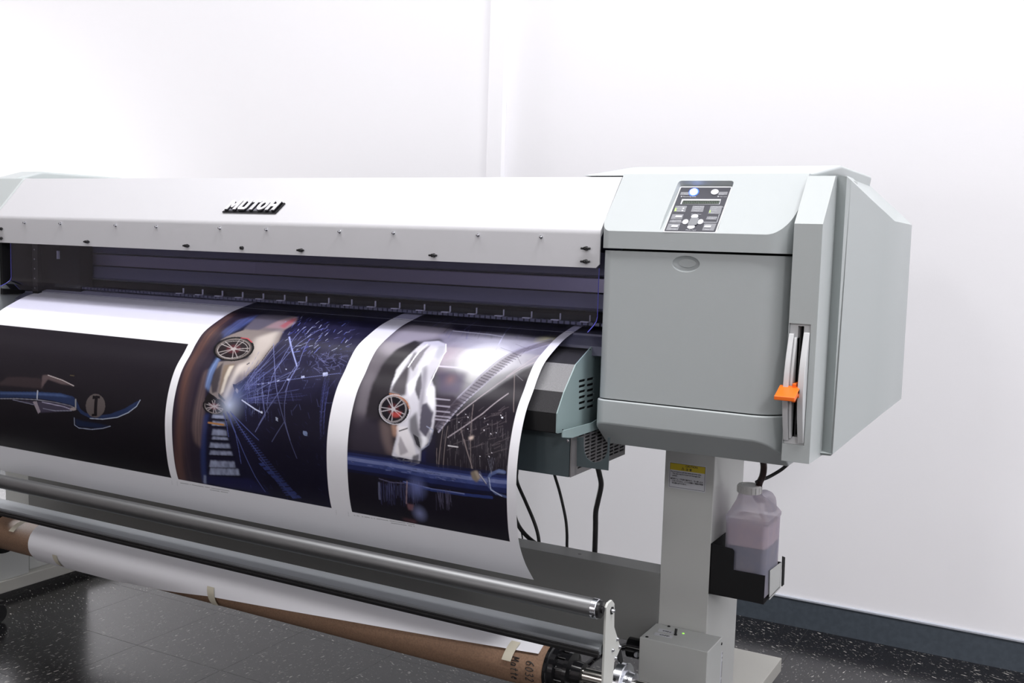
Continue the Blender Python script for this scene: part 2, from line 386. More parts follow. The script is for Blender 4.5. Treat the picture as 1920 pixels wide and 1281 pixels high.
glyphs = [
    [(0, 0), (0, 1), (.055, 1), (.11, .50), (.165, 1), (.22, 1), (.22, 0), (.165, 0), (.165, .60), (.125, .22), (.095, .22), (.055, .60), (.055, 0)],
    [(.25, 1), (.25, .15), (.275, 0), (.395, 0), (.42, .15), (.42, 1), (.368, 1), (.368, .24), (.302, .24), (.302, 1)],
    [(.445, 1), (.445, .78), (.50, .78), (.50, 0), (.553, 0), (.553, .78), (.605, .78), (.605, 1)],
    [(.815, 1), (.815, 0), (.868, 0), (.868, .38), (.937, .38), (.937, 0), (.99, 0), (.99, 1), (.937, 1), (.937, .62), (.868, .62), (.868, 1)],
]
def ogl(n=22):
    o = [(.66+.115*math.cos(2*math.pi*i/n), .5+.52*math.sin(2*math.pi*i/n)) for i in range(n)]
    return o
for k, (m_, h0, dh, off) in enumerate([(M['logob'], .004, .0035, (.008, -.06)), (M['logof'], .0072, .002, (0, .02))]):
    bm = B()
    for g in glyphs: prism(bm, [LP(a+off[0], b+off[1], h0) for a, b in g], SN*dh)
    n = 24
    for i in range(n):
        a0, a1 = 2*math.pi*i/n, 2*math.pi*(i+1)/n
        q = [(.70+.088*math.cos(a0), .5+.52*math.sin(a0)), (.70+.088*math.cos(a1), .5+.52*math.sin(a1)), (.70+.036*math.cos(a1), .5+.27*math.sin(a1)), (.70+.036*math.cos(a0), .5+.27*math.sin(a0))]
        prism(bm, [LP(a+off[0], b+off[1], h0) for a, b in q], SN*dh)
    fin('badge_lettering' if k else 'badge_letter_side', bm, m_, badge)

# left end housing (its sloping front face and rear cap)
bm = B(); prism(bm, [(CX0-.007, y, z) for y, z in [(YC+.002, .74), (YC+.002, ZF), (YT+.002, ZT+.002), (2.42, ZT+.004), (2.42, .74)]], (-.33, 0, 0))
fin('left_housing', bm, M['cab2'], PR, bevel=.006)
bm = B(); prism(bm, [(-2.93, 2.02, 1.252), (-2.93, 2.13, 1.2835), (-2.93, 2.44, 1.2835), (-2.93, 2.44, 1.252)], (.109, 0, 0)); fin('rear_cap', bm, M['cab2'], PR, bevel=.008)
# right rear cap
bm = B(); prism(bm, [(-.90, 1.90, 1.249), (-.885, 2.13, 1.283), (-.885, 2.45, 1.283), (-.90, 2.45, 1.19), (-.90, 2.11, 1.19), (-.90, 2.105, 1.249)], (.445, 0, 0)); fin('rear_cap', bm, M['cab2'], PR, bevel=.006)

# acrylic window
AX0, AX1 = -2.527, -.8095
bm = B(); prof = [(1.806, 1.09), (1.806, .978), (1.802, .970), (1.790, .962), (1.764, .951)]
prism(bm, [(AX0, y, z) for y, z in prof]+[(AX0, y+.0025, z+.0008) for y, z in prof[::-1]], (AX1-AX0, 0, 0)); win = fin('acrylic_window', bm, M['acryl'], PR, label='clear acrylic window under the front cover')
bm = B(); sweep(bm, [(AX1+.0005, y, z) for y, z in [(1.807, 1.07), (1.807, .978), (1.803, .970), (1.791, .9625), (1.765, .9515)]], .0008, 6, smooth=False); fin('window_edge', bm, M['edge'], win)
bm = B(); sweep(bm, [(AX0-.0005, y, z) for y, z in [(1.807, 1.07), (1.807, .978), (1.803, .970), (1.791, .9625), (1.765, .9515)]], .0008, 6, smooth=False); fin('window_edge', bm, M['edge'], win)

# carriage bay behind the window
IX0, IX1 = -2.56, -.79
bm = B(); box(bm, IX0, IX1, 2.012, 2.018, .93, 1.23); box(bm, IX0, IX1, 1.90, 2.012, 1.235, 1.24); fin('bay_back_panel', bm, M['rail'], PR)
bm = B(); prism(bm, [(IX0, y, z) for y, z in [(1.95, 1.049), (1.946, 1.052), (1.946, 1.098), (1.99, 1.10), (1.99, 1.049)]], (IX1-IX0, 0, 0)); fin('upper_rail', bm, M['rail'], PR)
bm = B(); prism(bm, [(IX0, y, z) for y, z in [(1.952, 1.0165), (1.952, 1.044), (1.949, 1.046), (1.99, 1.046), (1.99, 1.0165)]], (IX1-IX0, 0, 0)); fin('carriage_rail', bm, M['rail2'], PR)
bm = B(); prism(bm, [(IX0, y, z) for y, z in [(1.95, .980), (1.947, .984), (1.947, 1.0135), (1.99, 1.0135), (1.99, .980)]], (IX1-IX0, 0, 0)); fin('lower_rail', bm, M['rail'], PR)
bm = B(); prism(bm, [(IX0, y, z) for y, z in [(1.946, .9765), (1.943, .9785), (1.946, .980), (1.99, .980), (1.99, .9765)]], (IX1-IX0, 0, 0)); fin('rail_lip', bm, M['alu2'], PR)
fin('pinch_bar', box(B(), -2.40, IX1, 1.955, 2.0, .950, .9765), M['blackm'], PR)
# platen and exit plate
fin('platen', box(B(), IX0, IX1, 1.872, 2.01, .92, .9385), M['rail'], PR)
bm = B(); prism(bm, [(IX0, y, z) for y, z in [(1.872, .9345), (1.86, .930), (1.84, .918), (1.84, .90), (1.872, .90)]], (IX1-IX0, 0, 0)); fin('exit_plate', bm, M['rail'], PR)
# pinch roller row: a low block per roller, white clip levers towards the right
p0, p1 = at(1096, 600.5, Y=1.90), at(560+847*.3229, 380+621*.3229, Y=1.90)
pitch = (p0.x-p1.x)/5
tb = B(); tp = pitch/5.0; x = IX1-.005
while x > -2.42:
    box(tb, x-tp*.72, x, 1.905, 1.925, .9515, .9575); x -= tp
fin('pinch_roller_row', tb, M['rail'], PR, label='row of small dark pinch rollers')
first = None
for k in range(18):
    xx = p0.x-k*pitch
    if xx < -2.4: break
    if first is None:
        bm = B(); box(bm, xx-.012, xx+.006, 1.905, 1.915, .9575, .9595); box(bm, xx+.0045, xx+.006, 1.913, 1.917, .9595, .972)
        first = fin('pinch_lever', bm, M['white'], PR, label='white clip lever')
    else:
        c = first.copy(); COL.objects.link(c); c.location = first.location+Vector((-k*pitch, 0, 0)); WL[c.name] = WL[first.name]
# left end of the bay: side frame, slotted post, inclined plate
fin('bay_side_frame', box(B(), -2.585, -2.575, 1.815, 2.01, .93, 1.14), M['blackm'], PR)
bm = B(); box(bm, -2.512, -2.49, 1.86, 1.872, .935, 1.13)
post = fin('slotted_post', bm, M['black'], PR)
for k in range(6): fin('post_screw', cyl(B(), (-2.501, 1.861, .95+k*.026), (-2.501, 1.8585, .95+k*.026), .002, n=10), M['chrome'], post)
bm = B(); prism(bm, [(-2.56, 1.90, .94), (-2.56, 1.90, 1.02), (-2.53, 1.90, 1.07), (-2.53, 1.90, 1.13), (-2.37, 1.90, 1.13), (-2.37, 1.90, .94)], (0, .04, 0)); fin('carriage_housing', bm, M['blackm'], PR)
bm = B(); box(bm, -2.455, -2.451, 1.893, 1.9, 1.03, 1.052); fin('housing_mark', bm, M['white'], PR)

# heater cover: folded panel profile, grained
HX0, HX1 = -2.5, -.835
hp = [at(1122.7, 639.8, X=HX1), at(1106.3, 652.7, X=HX1), at(1079, 684, X=HX1), at(1057, 735.8, X=HX1), at(1044, 775.6, X=HX1), at(1043, 812, X=HX1)]
hp = [(p.y, p.z) for p in hp]
def strip(nm, a, c, m, lab=None):
    (y0, z0), (y1, z1) = a, c; d = Vector((0, y1-y0, z1-z0)).normalized(); n_ = Vector((0, -d.z, d.y))*.004
    if n_.y < 0: n_ = -n_
    bm = B(); prism(bm, [(HX0, y0, z0), (HX0, y1, z1), (HX0, y1+n_.y, z1+n_.z), (HX0, y0+n_.y, z0+n_.z)], (HX1-HX0, 0, 0)); return fin(nm, bm, m, PR, label=lab)
bm = B(); prism(bm, [(HX0, y, z) for y, z in [(1.90, .932)]+[(y+.004, z-.002) for y, z in hp]+[(1.90, hp[-1][1])]], (HX1-HX0-.001, 0, 0)); fin('heater_core', bm, M['blackm'], PR)
strip('heater_panel', (1.895, .937), hp[0], M['black'])
strip('heater_panel', hp[0], hp[2], M['heatb'], 'black grained panel')
strip('heater_panel', hp[2], hp[3], M['heatg'], 'grey grained panel')
strip('heater_panel', hp[3], hp[4], M['heatb'], 'black grained panel')
strip('heater_panel', hp[4], hp[5], M['black'], 'black lower panel')
# teal side plate with slots
Z7 = lambda x, y: (940+x*.23423, 600+y*.23423)
sp = [at(1122.7, 637, X=HX1)]+[Vector((HX1, y-.001, z)) for y, z in hp]
bm = B(); prism(bm, [(HX1, 2.0, .945), (HX1, 1.90, .9435)]+[(HX1, p.y-.0015, p.z+.0005) for p in sp]+[at(*Z7(444, 908), X=HX1), at(*Z7(470, 903), X=HX1), at(*Z7(492, 884), X=HX1), at(*Z7(720, 828), X=HX1), (HX1, 2.0, .78)], (.0022, 0, 0))
side = fin('side_plate', bm, M['teal'], PR, label='pale teal steel side plate with two rows of slots')
cb = B()
def slot(bm, cx, cy, hw, hh, X, th_, plane='X'):
    pts = []
    for sgn, base in ((1, -math.pi/2), (-1, math.pi/2)):
        for i in range(7):
            t = base+math.pi*i/6; pts.append((cx+sgn*(hw-hh)+hh*math.cos(t), cy+hh*math.sin(t)))
    prism(bm, [(X-th_/2, a, c) for a, c in pts], (th_, 0, 0))
for cxs in ((640, (486, 528, 571, 615, 660, 706)), (705, (472, 517, 560, 603, 647, 691))):
    for yy in cxs[1]:
        p = at(*Z7(cxs[0], yy), X=HX1); w = (at(*Z7(cxs[0]+27, yy), X=HX1).y-p.y); slot(cb, p.y, p.z, w, .0026, HX1+.001, .02)
boolean(side, cb)
fin('side_plate_backing', box(B(), HX1-.006, HX1-.003, 1.80, 1.90, .795, .868), M['blackm'], PR)
for p in ((709, 237), (490, 880)):
    p = at(*Z7(*p), X=HX1+.0022); fin('rivet', cyl(B(), p, p+Vector((.001, 0, 0)), .0014, n=10), M['black'], side)
# lower bracket below the side plate
X2 = -.8125
bm = B(); prism(bm, [at(*Z7(483, 888), X=X2), at(*Z7(483, 940), X=X2), at(*Z7(560, 944), X=X2), (X2, 2.0, at(*Z7(560, 944), X=X2).z-.002), (X2, 2.0, .80), at(*Z7(720, 822), X=X2)], (.002, 0, 0)); fin('lower_bracket', bm, M['teal'], PR)
# fan box with side grille
FX = -.815; fp = [at(1069.5, 895.6, X=FX), at(1171.8, 849, X=FX)]; fy0, fy1, fz0 = fp[0].y, fp[1].y, fp[0].z; fz1 = .765
fb = fin('fan_box', box(B(), -2.42, FX-.004, fy0, fy1, fz0, fz1), M['dteal'], PR, label='dark teal steel box under the heater')
fin('fan_box_core', box(B(), -.86, FX-.0035, fy0+.01, fy1-.01, fz0+.005, fz1-.005), M['blackm'], fb) if False else None
bm = B(); box(bm, FX-.0025, FX, fy0+.001, fy1, fz0, fz1); gp = fin('grille_panel', bm, M['fan'], fb, label='warm grey vented end panel')
cb = B(); gy0 = at(*Z7(640, 1000), X=FX).y
rows = 11
for r_ in range(rows):
    zz = fz0+.012+r_*.0068
    for c_ in range(8):
        yy = fy1-.018-c_*.0285
        if yy > fy0+.016: slot(cb, yy, zz, .0118, .0019, FX-.001, .02)
boolean(gp, cb)
fin('grille_backing', box(B(), FX-.0039, FX-.0031, fy0+.003, fy1-.003, fz0+.002, fz1-.002), M['blackm'], gp)
fin('box_screw', lathe(B(), at(*Z7(533, 970), Y=fy0), (0, -1, 0), [(0, .003), (.001, .003), (.0015, .0015)], 14), M['chrome'], fb)
# hanging plate with round cut-out
hy = 1.742; q = [at(*Z7(x, y), Y=hy) for x, y in [(603, 1172), (855, 1206), (868, 940), (605, 940)]]
bm = B(); prism(bm, q, (0, .002, 0)); hpz = fin('fan_guard_plate', bm, M['dteal'], PR)
pts = [(638, 920), (640, 1020), (648, 1075), (668, 1118), (700, 1143), (735, 1150), (775, 1140), (808, 1112), (828, 1070), (833, 1020), (833, 920)]
cb = B(); prism(cb, [at(*Z7(x, y), Y=hy-.01) for x, y in pts], (0, .03, 0)); boolean(hpz, cb)

# ---- right cabinet
KX0, KX1, KY = -.799, -.4455, 1.785
FZ, TY, TZ = 1.1405, 1.881, 1.247
ks = Vector((0, TY-KY, TZ-FZ)).normalized(); KN = Vector((1, 0, 0)).cross(ks).normalized(); KP = Vector((0, TY, TZ))
bm = B(); prism(bm, [(x, y, 1.1085) for x, y in arc_plan(KX0, KX1, KY, 2.10, .018, .045, 12, .055)], (0, 0, .142))
cut(bm, KP, KN)
uc = fin('upper_cover', bm, M['cab'], PR, bevel=.0022, label='light grey upper cover of the right cabinet')
# recess for the control panel; its floor is deeper at the top
Z5 = lambda x, y: (1220+x*.09375, 330+y*.09375)
rtl, rtr, rbl, rbr = [onplane(*Z5(*p), KP, KN) for p in [(555, 85), (1690, 85), (120, 1150), (1350, 1150)]]
deep = .011
def rrect(tl_, tr_, br_, bl_, r, n=6):
    P = [Vector(tl_), Vector(tr_), Vector(br_), Vector(bl_)]; out = []
    for i in range(4):
        a, c, d = P[i-1], P[i], P[(i+1) % 4]; e1, e2 = (a-c).normalized(), (d-c).normalized()
        for k in range(n+1):
            t = k/n; out.append((c+e1*r)*(1-t)**2+c*2*t*(1-t)+(c+e2*r)*t*t)
    return out
top = rrect(rtl, rtr, rbr, rbl, .008)
cen = (rtl+rbr)/2
fdir = (ks*((rtl-rbl).dot(ks))-KN*deep*.9).normalized(); FN = Vector((1, 0, 0)).cross(fdir).normalized(); FP = cen-KN*deep*.52+KN*.0004
cb = B(); vo = [cb.verts.new(p+KN*.004) for p in top]; vi = []
for p in top:
    q_ = cen+(p-cen)*.925; t = (FP-FN*.0006-q_).dot(FN)/KN.dot(FN); vi.append(cb.verts.new(q_+KN*t))
cb.faces.new(vo); cb.faces.new(vi[::-1])
for i in range(len(vo)): cb.faces.new((vo[i], vo[(i+1) % len(vo)], vi[(i+1) % len(vo)], vi[i]))
boolean(uc, cb)
def F5(x, y, h=0): return onplane(*Z5(x, y), FP, FN)+FN*h
fl = [F5(595, 215), F5(1650, 218), F5(1310, 1145), F5(245, 1130)]
bm = B(); prism(bm, rrect(*fl, .003), FN*.0009); cp = fin('control_panel', bm, M['dial'], PR, label='control panel with buttons and display')
bm = B(); prism(bm, rrect(F5(612, 238, .0009), F5(1612, 240, .0009), F5(1292, 1132, .0009), F5(272, 1112, .0009), .002), FN*.0003); fin('panel_sticker', bm, M['sticker'], cp)
def quad5(nm, pts, m, h=.0012, t=.0004, rr=0):
    bm = B(); P = [F5(x, y, h) for x, y in pts]; prism(bm, rrect(*P, rr) if rr else P, FN*t); return fin(nm, bm, m, cp)
def ell5(nm, cx, cy, rx, ry, m, h=.0012, t=.001, n=28, sk=.0):
    bm = B(); prism(bm, [F5(cx+rx*math.cos(a)-sk*ry*math.sin(a)*-1, cy+ry*math.sin(a), h) for a in [2*math.pi*i/n for i in range(n)]], FN*t); return fin(nm, bm, m, cp)
ell5('power_button_ring', 865, 333, 98, 78, M['ledr'], h=.0012, t=.0003, sk=-.25)
ell5('power_button', 865, 333, 74, 58, M['led'], h=.0015, t=.0012, sk=-.25)['label'] = 'round button lit blue white'
ell5('cancel_button', 1287, 338, 78, 54, M['btn'], h=.0013, t=.0012, sk=-.25)
quad5('label_plate', [(612, 335), (775, 335), (755, 392), (592, 392)], M['lab']); quad5('label_plate', [(1375, 330), (1548, 330), (1528, 393), (1350, 393)], M['lab'])
text('label_text', 'Power', F5(670, 388, .0017), (1, 0, 0), fdir, .0042, M['txt'], cp); text('label_text', 'Error', F5(1362, 390, .0017), (1, 0, 0), fdir, .0042, M['txt'], cp)
text('label_text', '● Receiving Data', F5(598, 432, .0014), (1, 0, 0), fdir, .0036, M['txt'], cp, sx=1.15); text('label_text', '● Ink Low', F5(1330, 432, .0014), (1, 0, 0), fdir, .0036, M['txt'], cp, sx=1.15)
quad5('display_frame', [(632, 478), (1412, 480), (1380, 585), (596, 582)], M['btn'], t=.0008)
quad5('display', [(655, 510), (1392, 512), (1368, 578), (628, 578)], M['lcd'], h=.0016, t=.0006)
bm = B()
for k in range(20):
    xx = 665+k*36; P = [F5(xx, 526, .0022), F5(xx+24, 526, .0022), F5(xx+12, 570, .0022), F5(xx-12, 570, .0022)]; prism(bm, P, FN*.0001)
fin('display_cells', bm, M['lcdf'], cp)
for q_, words in [([(505, 612), (728, 612), (692, 735), (462, 728)], ['Menu/Select', 'Active', 'Layer']), ([(848, 610), (1082, 610), (1045, 735), (806, 730)], ['Media Mode', 'Cleaning', 'Type 1']), ([(1205, 612), (1440, 614), (1395, 775), (1150, 770)], ['Heating Mode', 'Front', 'Center', 'Rear']),
                  ([(440, 778), (664, 778), (628, 880), (402, 876)], ['Roll']), ([(398, 892), (622, 892), (598, 950), (370, 946)], ['Short Menu', 'Next']), ([(362, 965), (598, 965), (545, 1100), (308, 1096)], ['Feed', '', 'Sheet cut']), ([(1135, 825), (1340, 828), (1312, 890), (1108, 884)], ['Media/Ink', 'Position']), ([(1080, 965), (1318, 968), (1262, 1110), (1030, 1104)], ['Enter', '', 'Reset'])]:
    quad5('label_plate', q_, M['lab'])
    n = len(words); h_ = (q_[3][1]-q_[0][1])
    for i, w_ in enumerate(words):
        if not w_: continue
        f_ = (i+.72)/n; bx = q_[0][0]+(q_[3][0]-q_[0][0])*f_+46; text('label_text', w_, F5(bx, q_[0][1]+h_*f_, .0017), (1, 0, 0), fdir, .0030, M['txt'], cp, sx=1.2)
quad5('green_mark', [(495, 655), (525, 655), (512, 722), (478, 722)], M['greenp'], h=.0017, t=.0003); quad5('green_mark', [(1186, 700), (1206, 700), (1196, 750), (1172, 750)], M['greenp'], h=.0017, t=.0003)
for cx_, cy_ in ((657, 665), (638, 708)): ell5('small_dot', cx_, cy_, 20, 15, M['btn'], h=.0017, t=.0003, sk=-.2)
ell5('arrow_button', 885, 825, 72, 42, M['btn'], t=.001, sk=-.3); ell5('arrow_button', 700, 932, 60, 50, M['btn'], t=.001, sk=-.3); ell5('arrow_button', 998, 932, 60, 50, M['btn'], t=.001, sk=-.3); ell5('arrow_button', 812, 1035, 76, 42, M['btn'], t=.001, sk=-.3)
quad5('centre_button', [(815, 858), (975, 858), (925, 1005), (740, 1005)], M['btng'], h=.0023, t=.0006, rr=.0035)
for q_ in ([(512, 810), (638, 812), (620, 852), (490, 850)], [(430, 1002), (562, 1004), (540, 1045), (408, 1042)], [(1090, 1010), (1222, 1012), (1200, 1052), (1068, 1050)]): quad5('flat_button', q_, M['btn'], h=.0017, t=.0009)
quad5('guide_line', [(1060, 932), (1325, 936), (1322, 944), (1056, 941)], M['txt'], t=.0002); quad5('guide_line', [(1372, 775), (1380, 775), (1330, 938), (1322, 938)], M['txt'], t=.0002); quad5('guide_line', [(600, 930), (655, 930), (652, 938), (598, 938)], M['txt'], t=.0002)
text('label_text', 'Drying/Cut', F5(812, 785, .0014), (1, 0, 0), fdir, .0034, M['txt'], cp, sx=1.2); text('label_text', 'Media Feed', F5(700, 1100, .0014), (1, 0, 0), fdir, .0034, M['txt'], cp, sx=1.2)

# core and door
fin('cabinet_core', box(B(), KX0+.02, KX1-.012, KY+.06, 2.42, .745, 1.165), M['blackm'], PR)
bm = B(); prism(bm, [(x, y, .8278) for x, y in arc_plan(KX0+.002, KX1-.001, KY+.004, 2.35, .02, .058, 12, .06)], (0, 0, .2765))
door = fin('cabinet_door', bm, M['cab'], PR, bevel=.003, label='grey door with an oval finger recess')
dc = at(1286, 495, Y=KY+.004)
cb = B(); bmesh.ops.create_uvsphere(cb, u_segments=40, v_segments=20, radius=1)
for v in cb.verts: v.co = Vector((dc.x+v.co.x*.0262, KY+.002+v.co.y*.0125, dc.z+v.co.z*.0148))
boolean(door, cb)
bm = B(); prism(bm, [(dc.x+.016*math.cos(a), KY+.0122, dc.z+.001+.0078*math.sin(a)) for a in [2*math.pi*i/32 for i in range(32)]], (0, -.001, 0)); fin('finger_recess', bm, M['cab'], door, bevel=.0008)
# skirt with chamfered, rounded underside
bm = B(); prism(bm, [(x, y, .73) for x, y in arc_plan(KX0-.001, KX1, KY+.001, 2.40, .02, .052, 12, .058)], (0, 0, .0955))
cut(bm, (0, KY+.001, .7805), Vector((0, -.62, -1)).normalized()) if False else None
cn = Vector((0, -(.7805-.7335), -(.062))).normalized()
cut(bm, (0, KY+.001, .7805), cn)
fin('lower_skirt', bm, M['cab'], PR, bevel=.003)
# narrow pillar panel beside the door with the lever
LX0, LX1 = -.4415, -.394; LY = 1.78
bm = B(); prism(bm, [(LX0, y, z) for y, z in [(LY, .754), (LY, 1.160), (1.856, 1.2445), (2.05, 1.2465), (2.05, .75), (1.875, .7525)]], (LX1-LX0, 0, 0))
pil = fin('pillar_panel', bm, M['cab2'], PR, bevel=.0012)
cb = B(); a1, a2, a3, a4 = [at(*p, Y=LY) for p in [(1478.6, 606), (1521, 609), (1509, 836.2), (1465.8, 831.6)]]
prism(cb, [Vector((v_.x, LY-.01, v_.z)) for v_ in (Vector((LX0+.0008, 0, a1.z)), Vector((a2.x-.0005, 0, a2.z)), Vector((a3.x-.0015, 0, a3.z)), Vector((LX0+.0008, 0, a4.z)))], (0, .016, 0)); boolean(pil, cb)
cb = B(); box(cb, -.4268, -.4162, LY-.01, LY+.060, a4.z+.010, a1.z-.002); boolean(pil, cb)
fr = fin('lever_bezel', box(B(), LX0+.0012, a2.x-.001, LY+.0055, LY+.03, a4.z+.0005, a1.z-.0005), M['blade'], pil, label='pale lever bezel')
cb = B(); box(cb, -.4265, -.4165, LY-.01, LY+.05, a4.z+.013, a1.z-.004); boolean(fr, cb)
fin('lever_slot', box(B(), -.4267, -.4163, LY+.0302, LY+.055, a4.z+.010, a1.z-.002), M['gloss'], pil)
def blade(nm, x0, x1, zt, zb, bul, y0=LY+.006, n=20):
    f_ = [(y0+.014, zt)]+[(y0-bul*math.sin(math.pi*min(1, max(0, (i/n)*.94+.03)))-.004, zt+(zb-zt)*i/n) for i in range(n+1)]+[(y0+.014, zb)]
    bm = B(); prism(bm, [(x0, y, z) for y, z in f_], (x1-x0, 0, 0)); return fin(nm, bm, M['blade'], pil, bevel=.0012)
blade('lever_guide', -.4155, -.4052, .9775, .7875, .024); blade('lever_guide', -.4402, -.4315, .974, .790, .024); blade('lever_guide', -.4312, -.4265, .968, .794, .016)
bm = B()
prism(bm, [(-.4465, y, z) for y, z in [(1.728, .8655), (1.728, .8725), (1.734, .8745), (1.764, .8875), (1.764, .878), (1.736, .866)]], (.0345, 0, 0))
prism(bm, [(-.415, y, z) for y, z in [(1.746, .880), (1.764, .886), (1.764, .868), (1.757, .868)]], (.003, 0, 0))
prism(bm, [(-.4245, y, z) for y, z in [(1.758, .86), (1.758, .892), (1.80, .892), (1.80, .86)]], (.006, 0, 0))
fin('lever_handle', bm, M['orange'], pil, bevel=.0012, label='bright orange lever handle')
# big rear side cover
def side_cover():
    front = [(-.3945, 1.857, 1.2455), (-.3945, 1.874, .7525)]
    facet = [(-.3755, 1.876, 1.236), (-.3755, 1.876, .7545)]
    bm = B()
    # rings down: each column = (x,y,ztop,zbottom)
    cols = [(-.3942, 1.862, 1.2465, .7535), (-.3765, 1.868, 1.2455, .7545), (-.3725, 1.882, 1.2415, .7560), (-.3685, 2.10, 1.212, .757), (-.3650, 2.26, 1.192, .7590), (-.3640, 2.36, 1.183, .7610), (-.3660, 2.44, 1.181, .7650), (-.3700, 2.52, 1.179, .7690)]
    return cols
PT = [(1570.4, 328, -.3942), (1588, 331, -.3765), (1596, 338, -.3725), (1640, 380, -.3590), (1662, 400, -.3480), (1678, 415, -.3400), (1694, 418.5, -.3390), (1710, 422, -.3430)]
PB = [(1540.5, 853.6, -.3942), (1557, 855, -.3765), (1561, 852, -.3725), (1612, 810, -.3590), (1638, 789, -.3480), (1655, 775, -.3400), (1672, 762, -.3390), (1690, 748, -.3430)]
bm = B(); rt = [at(x, y, X=X) for x, y, X in PT]; rb = [at(x, y, X=X) for x, y, X in PB]
inT = [at(x, y, X=X) for x, y, X in [(1571, 328.5, -.42), (1590, 330.5, -.44), (1600, 334, -.455), (1626, 343, -.46), (1650, 366, -.44), (1675, 389, -.42), (1692, 404.5, -.39), (1709, 420.8, -.350)]]; inB = [(-.44, p.y, p.z) for p in rb]
nst = 8
vt = [bm.verts.new(p) for p in rt]; vb = [bm.verts.new(p) for p in rb]; it = [bm.verts.new(p) for p in inT]; ib = [bm.verts.new(p) for p in inB]
for i in range(len(vt)-1):
    bm.faces.new((vt[i], vt[i+1], vb[i+1], vb[i])); bm.faces.new((it[i], it[i+1], vt[i+1], vt[i])); bm.faces.new((vb[i], vb[i+1], ib[i+1], ib[i])); bm.faces.new((ib[i], ib[i+1], it[i+1], it[i]))
bm.faces.new((vt[0], vb[0], ib[0], it[0])); bm.faces.new((vt[-1], it[-1], ib[-1], vb[-1]))
fin('side_cover', bm, M['side'], PR, smooth=14, label='large grey angular side cover')

# ------------------------------------------------------------------ stand
ST = root('printer_stand', 'grey steel printer stand with box column, crossbeam and flat feet on the dark floor', 'stand', (-1.7, 2.15, 0))
zt = .058
col = fin('column', box(B(), -.7505, -.643, 2.05, 2.264, zt, .742), M['stand'], ST, bevel=.002)
fin('column', box(B(), -2.913, -2.803, 2.05, 2.264, zt, .742), M['stand'], ST, bevel=.002)
M['beam'] = mat('crossbeam_shaded_paint', (.225, .23, .225), .5, bump=.2, bscale=700)  # darker copy of the stand paint; shade on the beam put into colour
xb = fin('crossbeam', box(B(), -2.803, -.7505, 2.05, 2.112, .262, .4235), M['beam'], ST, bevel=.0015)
bm = B(); cyl(bm, at(1087, 1039, Z=.4236), at(1087, 1039, Z=.4236)+Vector((0, 0, .0004)), .004, n=20); fin('beam_hole', bm, M['black'], xb)
fr_ = at(1466, 1234, Z=zt)
fin('foot', box(B(), -.79, fr_.x, 1.66, fr_.y, .022, zt), M['foot'], ST, bevel=.002)
fin('foot', box(B(), -2.96, at(0, 1114.8, Z=.022).x, 1.66, 2.66, .022, zt), M['foot'], ST, bevel=.002)
# levelling pads under the feet and a caster on the left foot
for x in (-.705, -2.86):
    for y in (1.72, 2.58): fin('levelling_pad', cyl(B(), (x, y, 0), (x, y, .022), .022, .018, 24), M['black'], ST, smooth=40)
bm = B(); cx_, cy_ = at(-12, 1166, Z=0).xy
for dx_ in (-.014, .014): cyl(bm, (cx_+dx_-.009, cy_, .026), (cx_+dx_+.009, cy_, .026), .026, n=28)
cyl(bm, (cx_, cy_, .026), (cx_, cy_, .060), .006, n=14)
box(bm, -2.77, cx_+.02, cy_-.02, cy_+.02, .052, .060)
fin('caster', bm, M['black'], ST, smooth=40)
# caution label on the column
yl = 2.0498; cl = [at(x, y, Y=yl) for x, y in [(1257, 865.5), (1326.5, 875), (1322, 925), (1252.5, 911)]]
x0, x1, zz0, zz1 = -.7412, -.6600, .6115, .6670
lab = fin('caution_label', box(B(), x0, x1, yl-.0003, yl, zz0, zz1), M['lblw'], ST, label='white caution label with a yellow header')
yy = yl-.0003
bm = B(); e = .0022; t_ = .0006
for bx_ in ((x0+e, x1-e, zz0+e, zz0+e+t_), (x0+e, x1-e, zz1-e-t_, zz1-e), (x0+e, x0+e+t_, zz0+e, zz1-e), (x1-e-t_, x1-e, zz0+e, zz1-e)): box(bm, bx_[0], bx_[1], yy-.0002, yy, bx_[2], bx_[3])
fin('label_border', bm, M['ink'], lab)
fin('label_header', box(B(), x0+e+t_, x1-e-t_, yy-.0002, yy, zz1-.0165, zz1-e-t_), M['yellow'], lab)
tk = dict(ext=.00006)
text('label_text', 'CAUTION', (x0+.036, yy-.0003, zz1-.0078), (1, 0, 0), (0, 0, 1), .0058, M['ink'], lab, sx=1, bold=.00012, **tk)
text('label_text', '注 意', (x0+.037, yy-.0003, zz1-.0148), (1, 0, 0), (0, 0, 1), .0058, M['ink'], lab, sx=1, bold=.0001, **tk)
bm = B(); tx, tz = x0+.027, zz1-.0145
for i in range(3):
    a = [(0, 0), (.0068, 0), (.0034, .0058)]; c = [(tx+.0034+(p-.0034)*.70, tz+.0019+(q_-.0019)*.70) for p, q_ in a]; a = [(tx+p, tz+q_) for p, q_ in a]
    j = (i+1) % 3; prism(bm, [(a[i][0], yy-.0003, a[i][1]), (a[j][0], yy-.0003, a[j][1]), (c[j][0], yy-.0003, c[j][1]), (c[i][0], yy-.0003, c[i][1])], (0, -.0001, 0))
box(bm, tx+.0031, tx+.0037, yy-.0004, yy-.0003, tz+.0018, tz+.004); box(bm, tx+.0031, tx+.0037, yy-.0004, yy-.0003, tz+.0010, tz+.0015)
fin('warning_triangle', bm, M['ink'], lab)
for i, w_ in enumerate(['Do not bend or pull the waste ink drain tube.', 'The tube may be loosed and damages the', 'printer.']):
    text('label_text', w_, (x0+.0045+(.004 if i else 0), yy-.0003, zz1-.0212-.0042*i), (1, 0, 0), (0, 0, 1), .0036, M['ink'], lab, bold=.00007, sx=1.0 if i == 0 else 1.0, **tk)
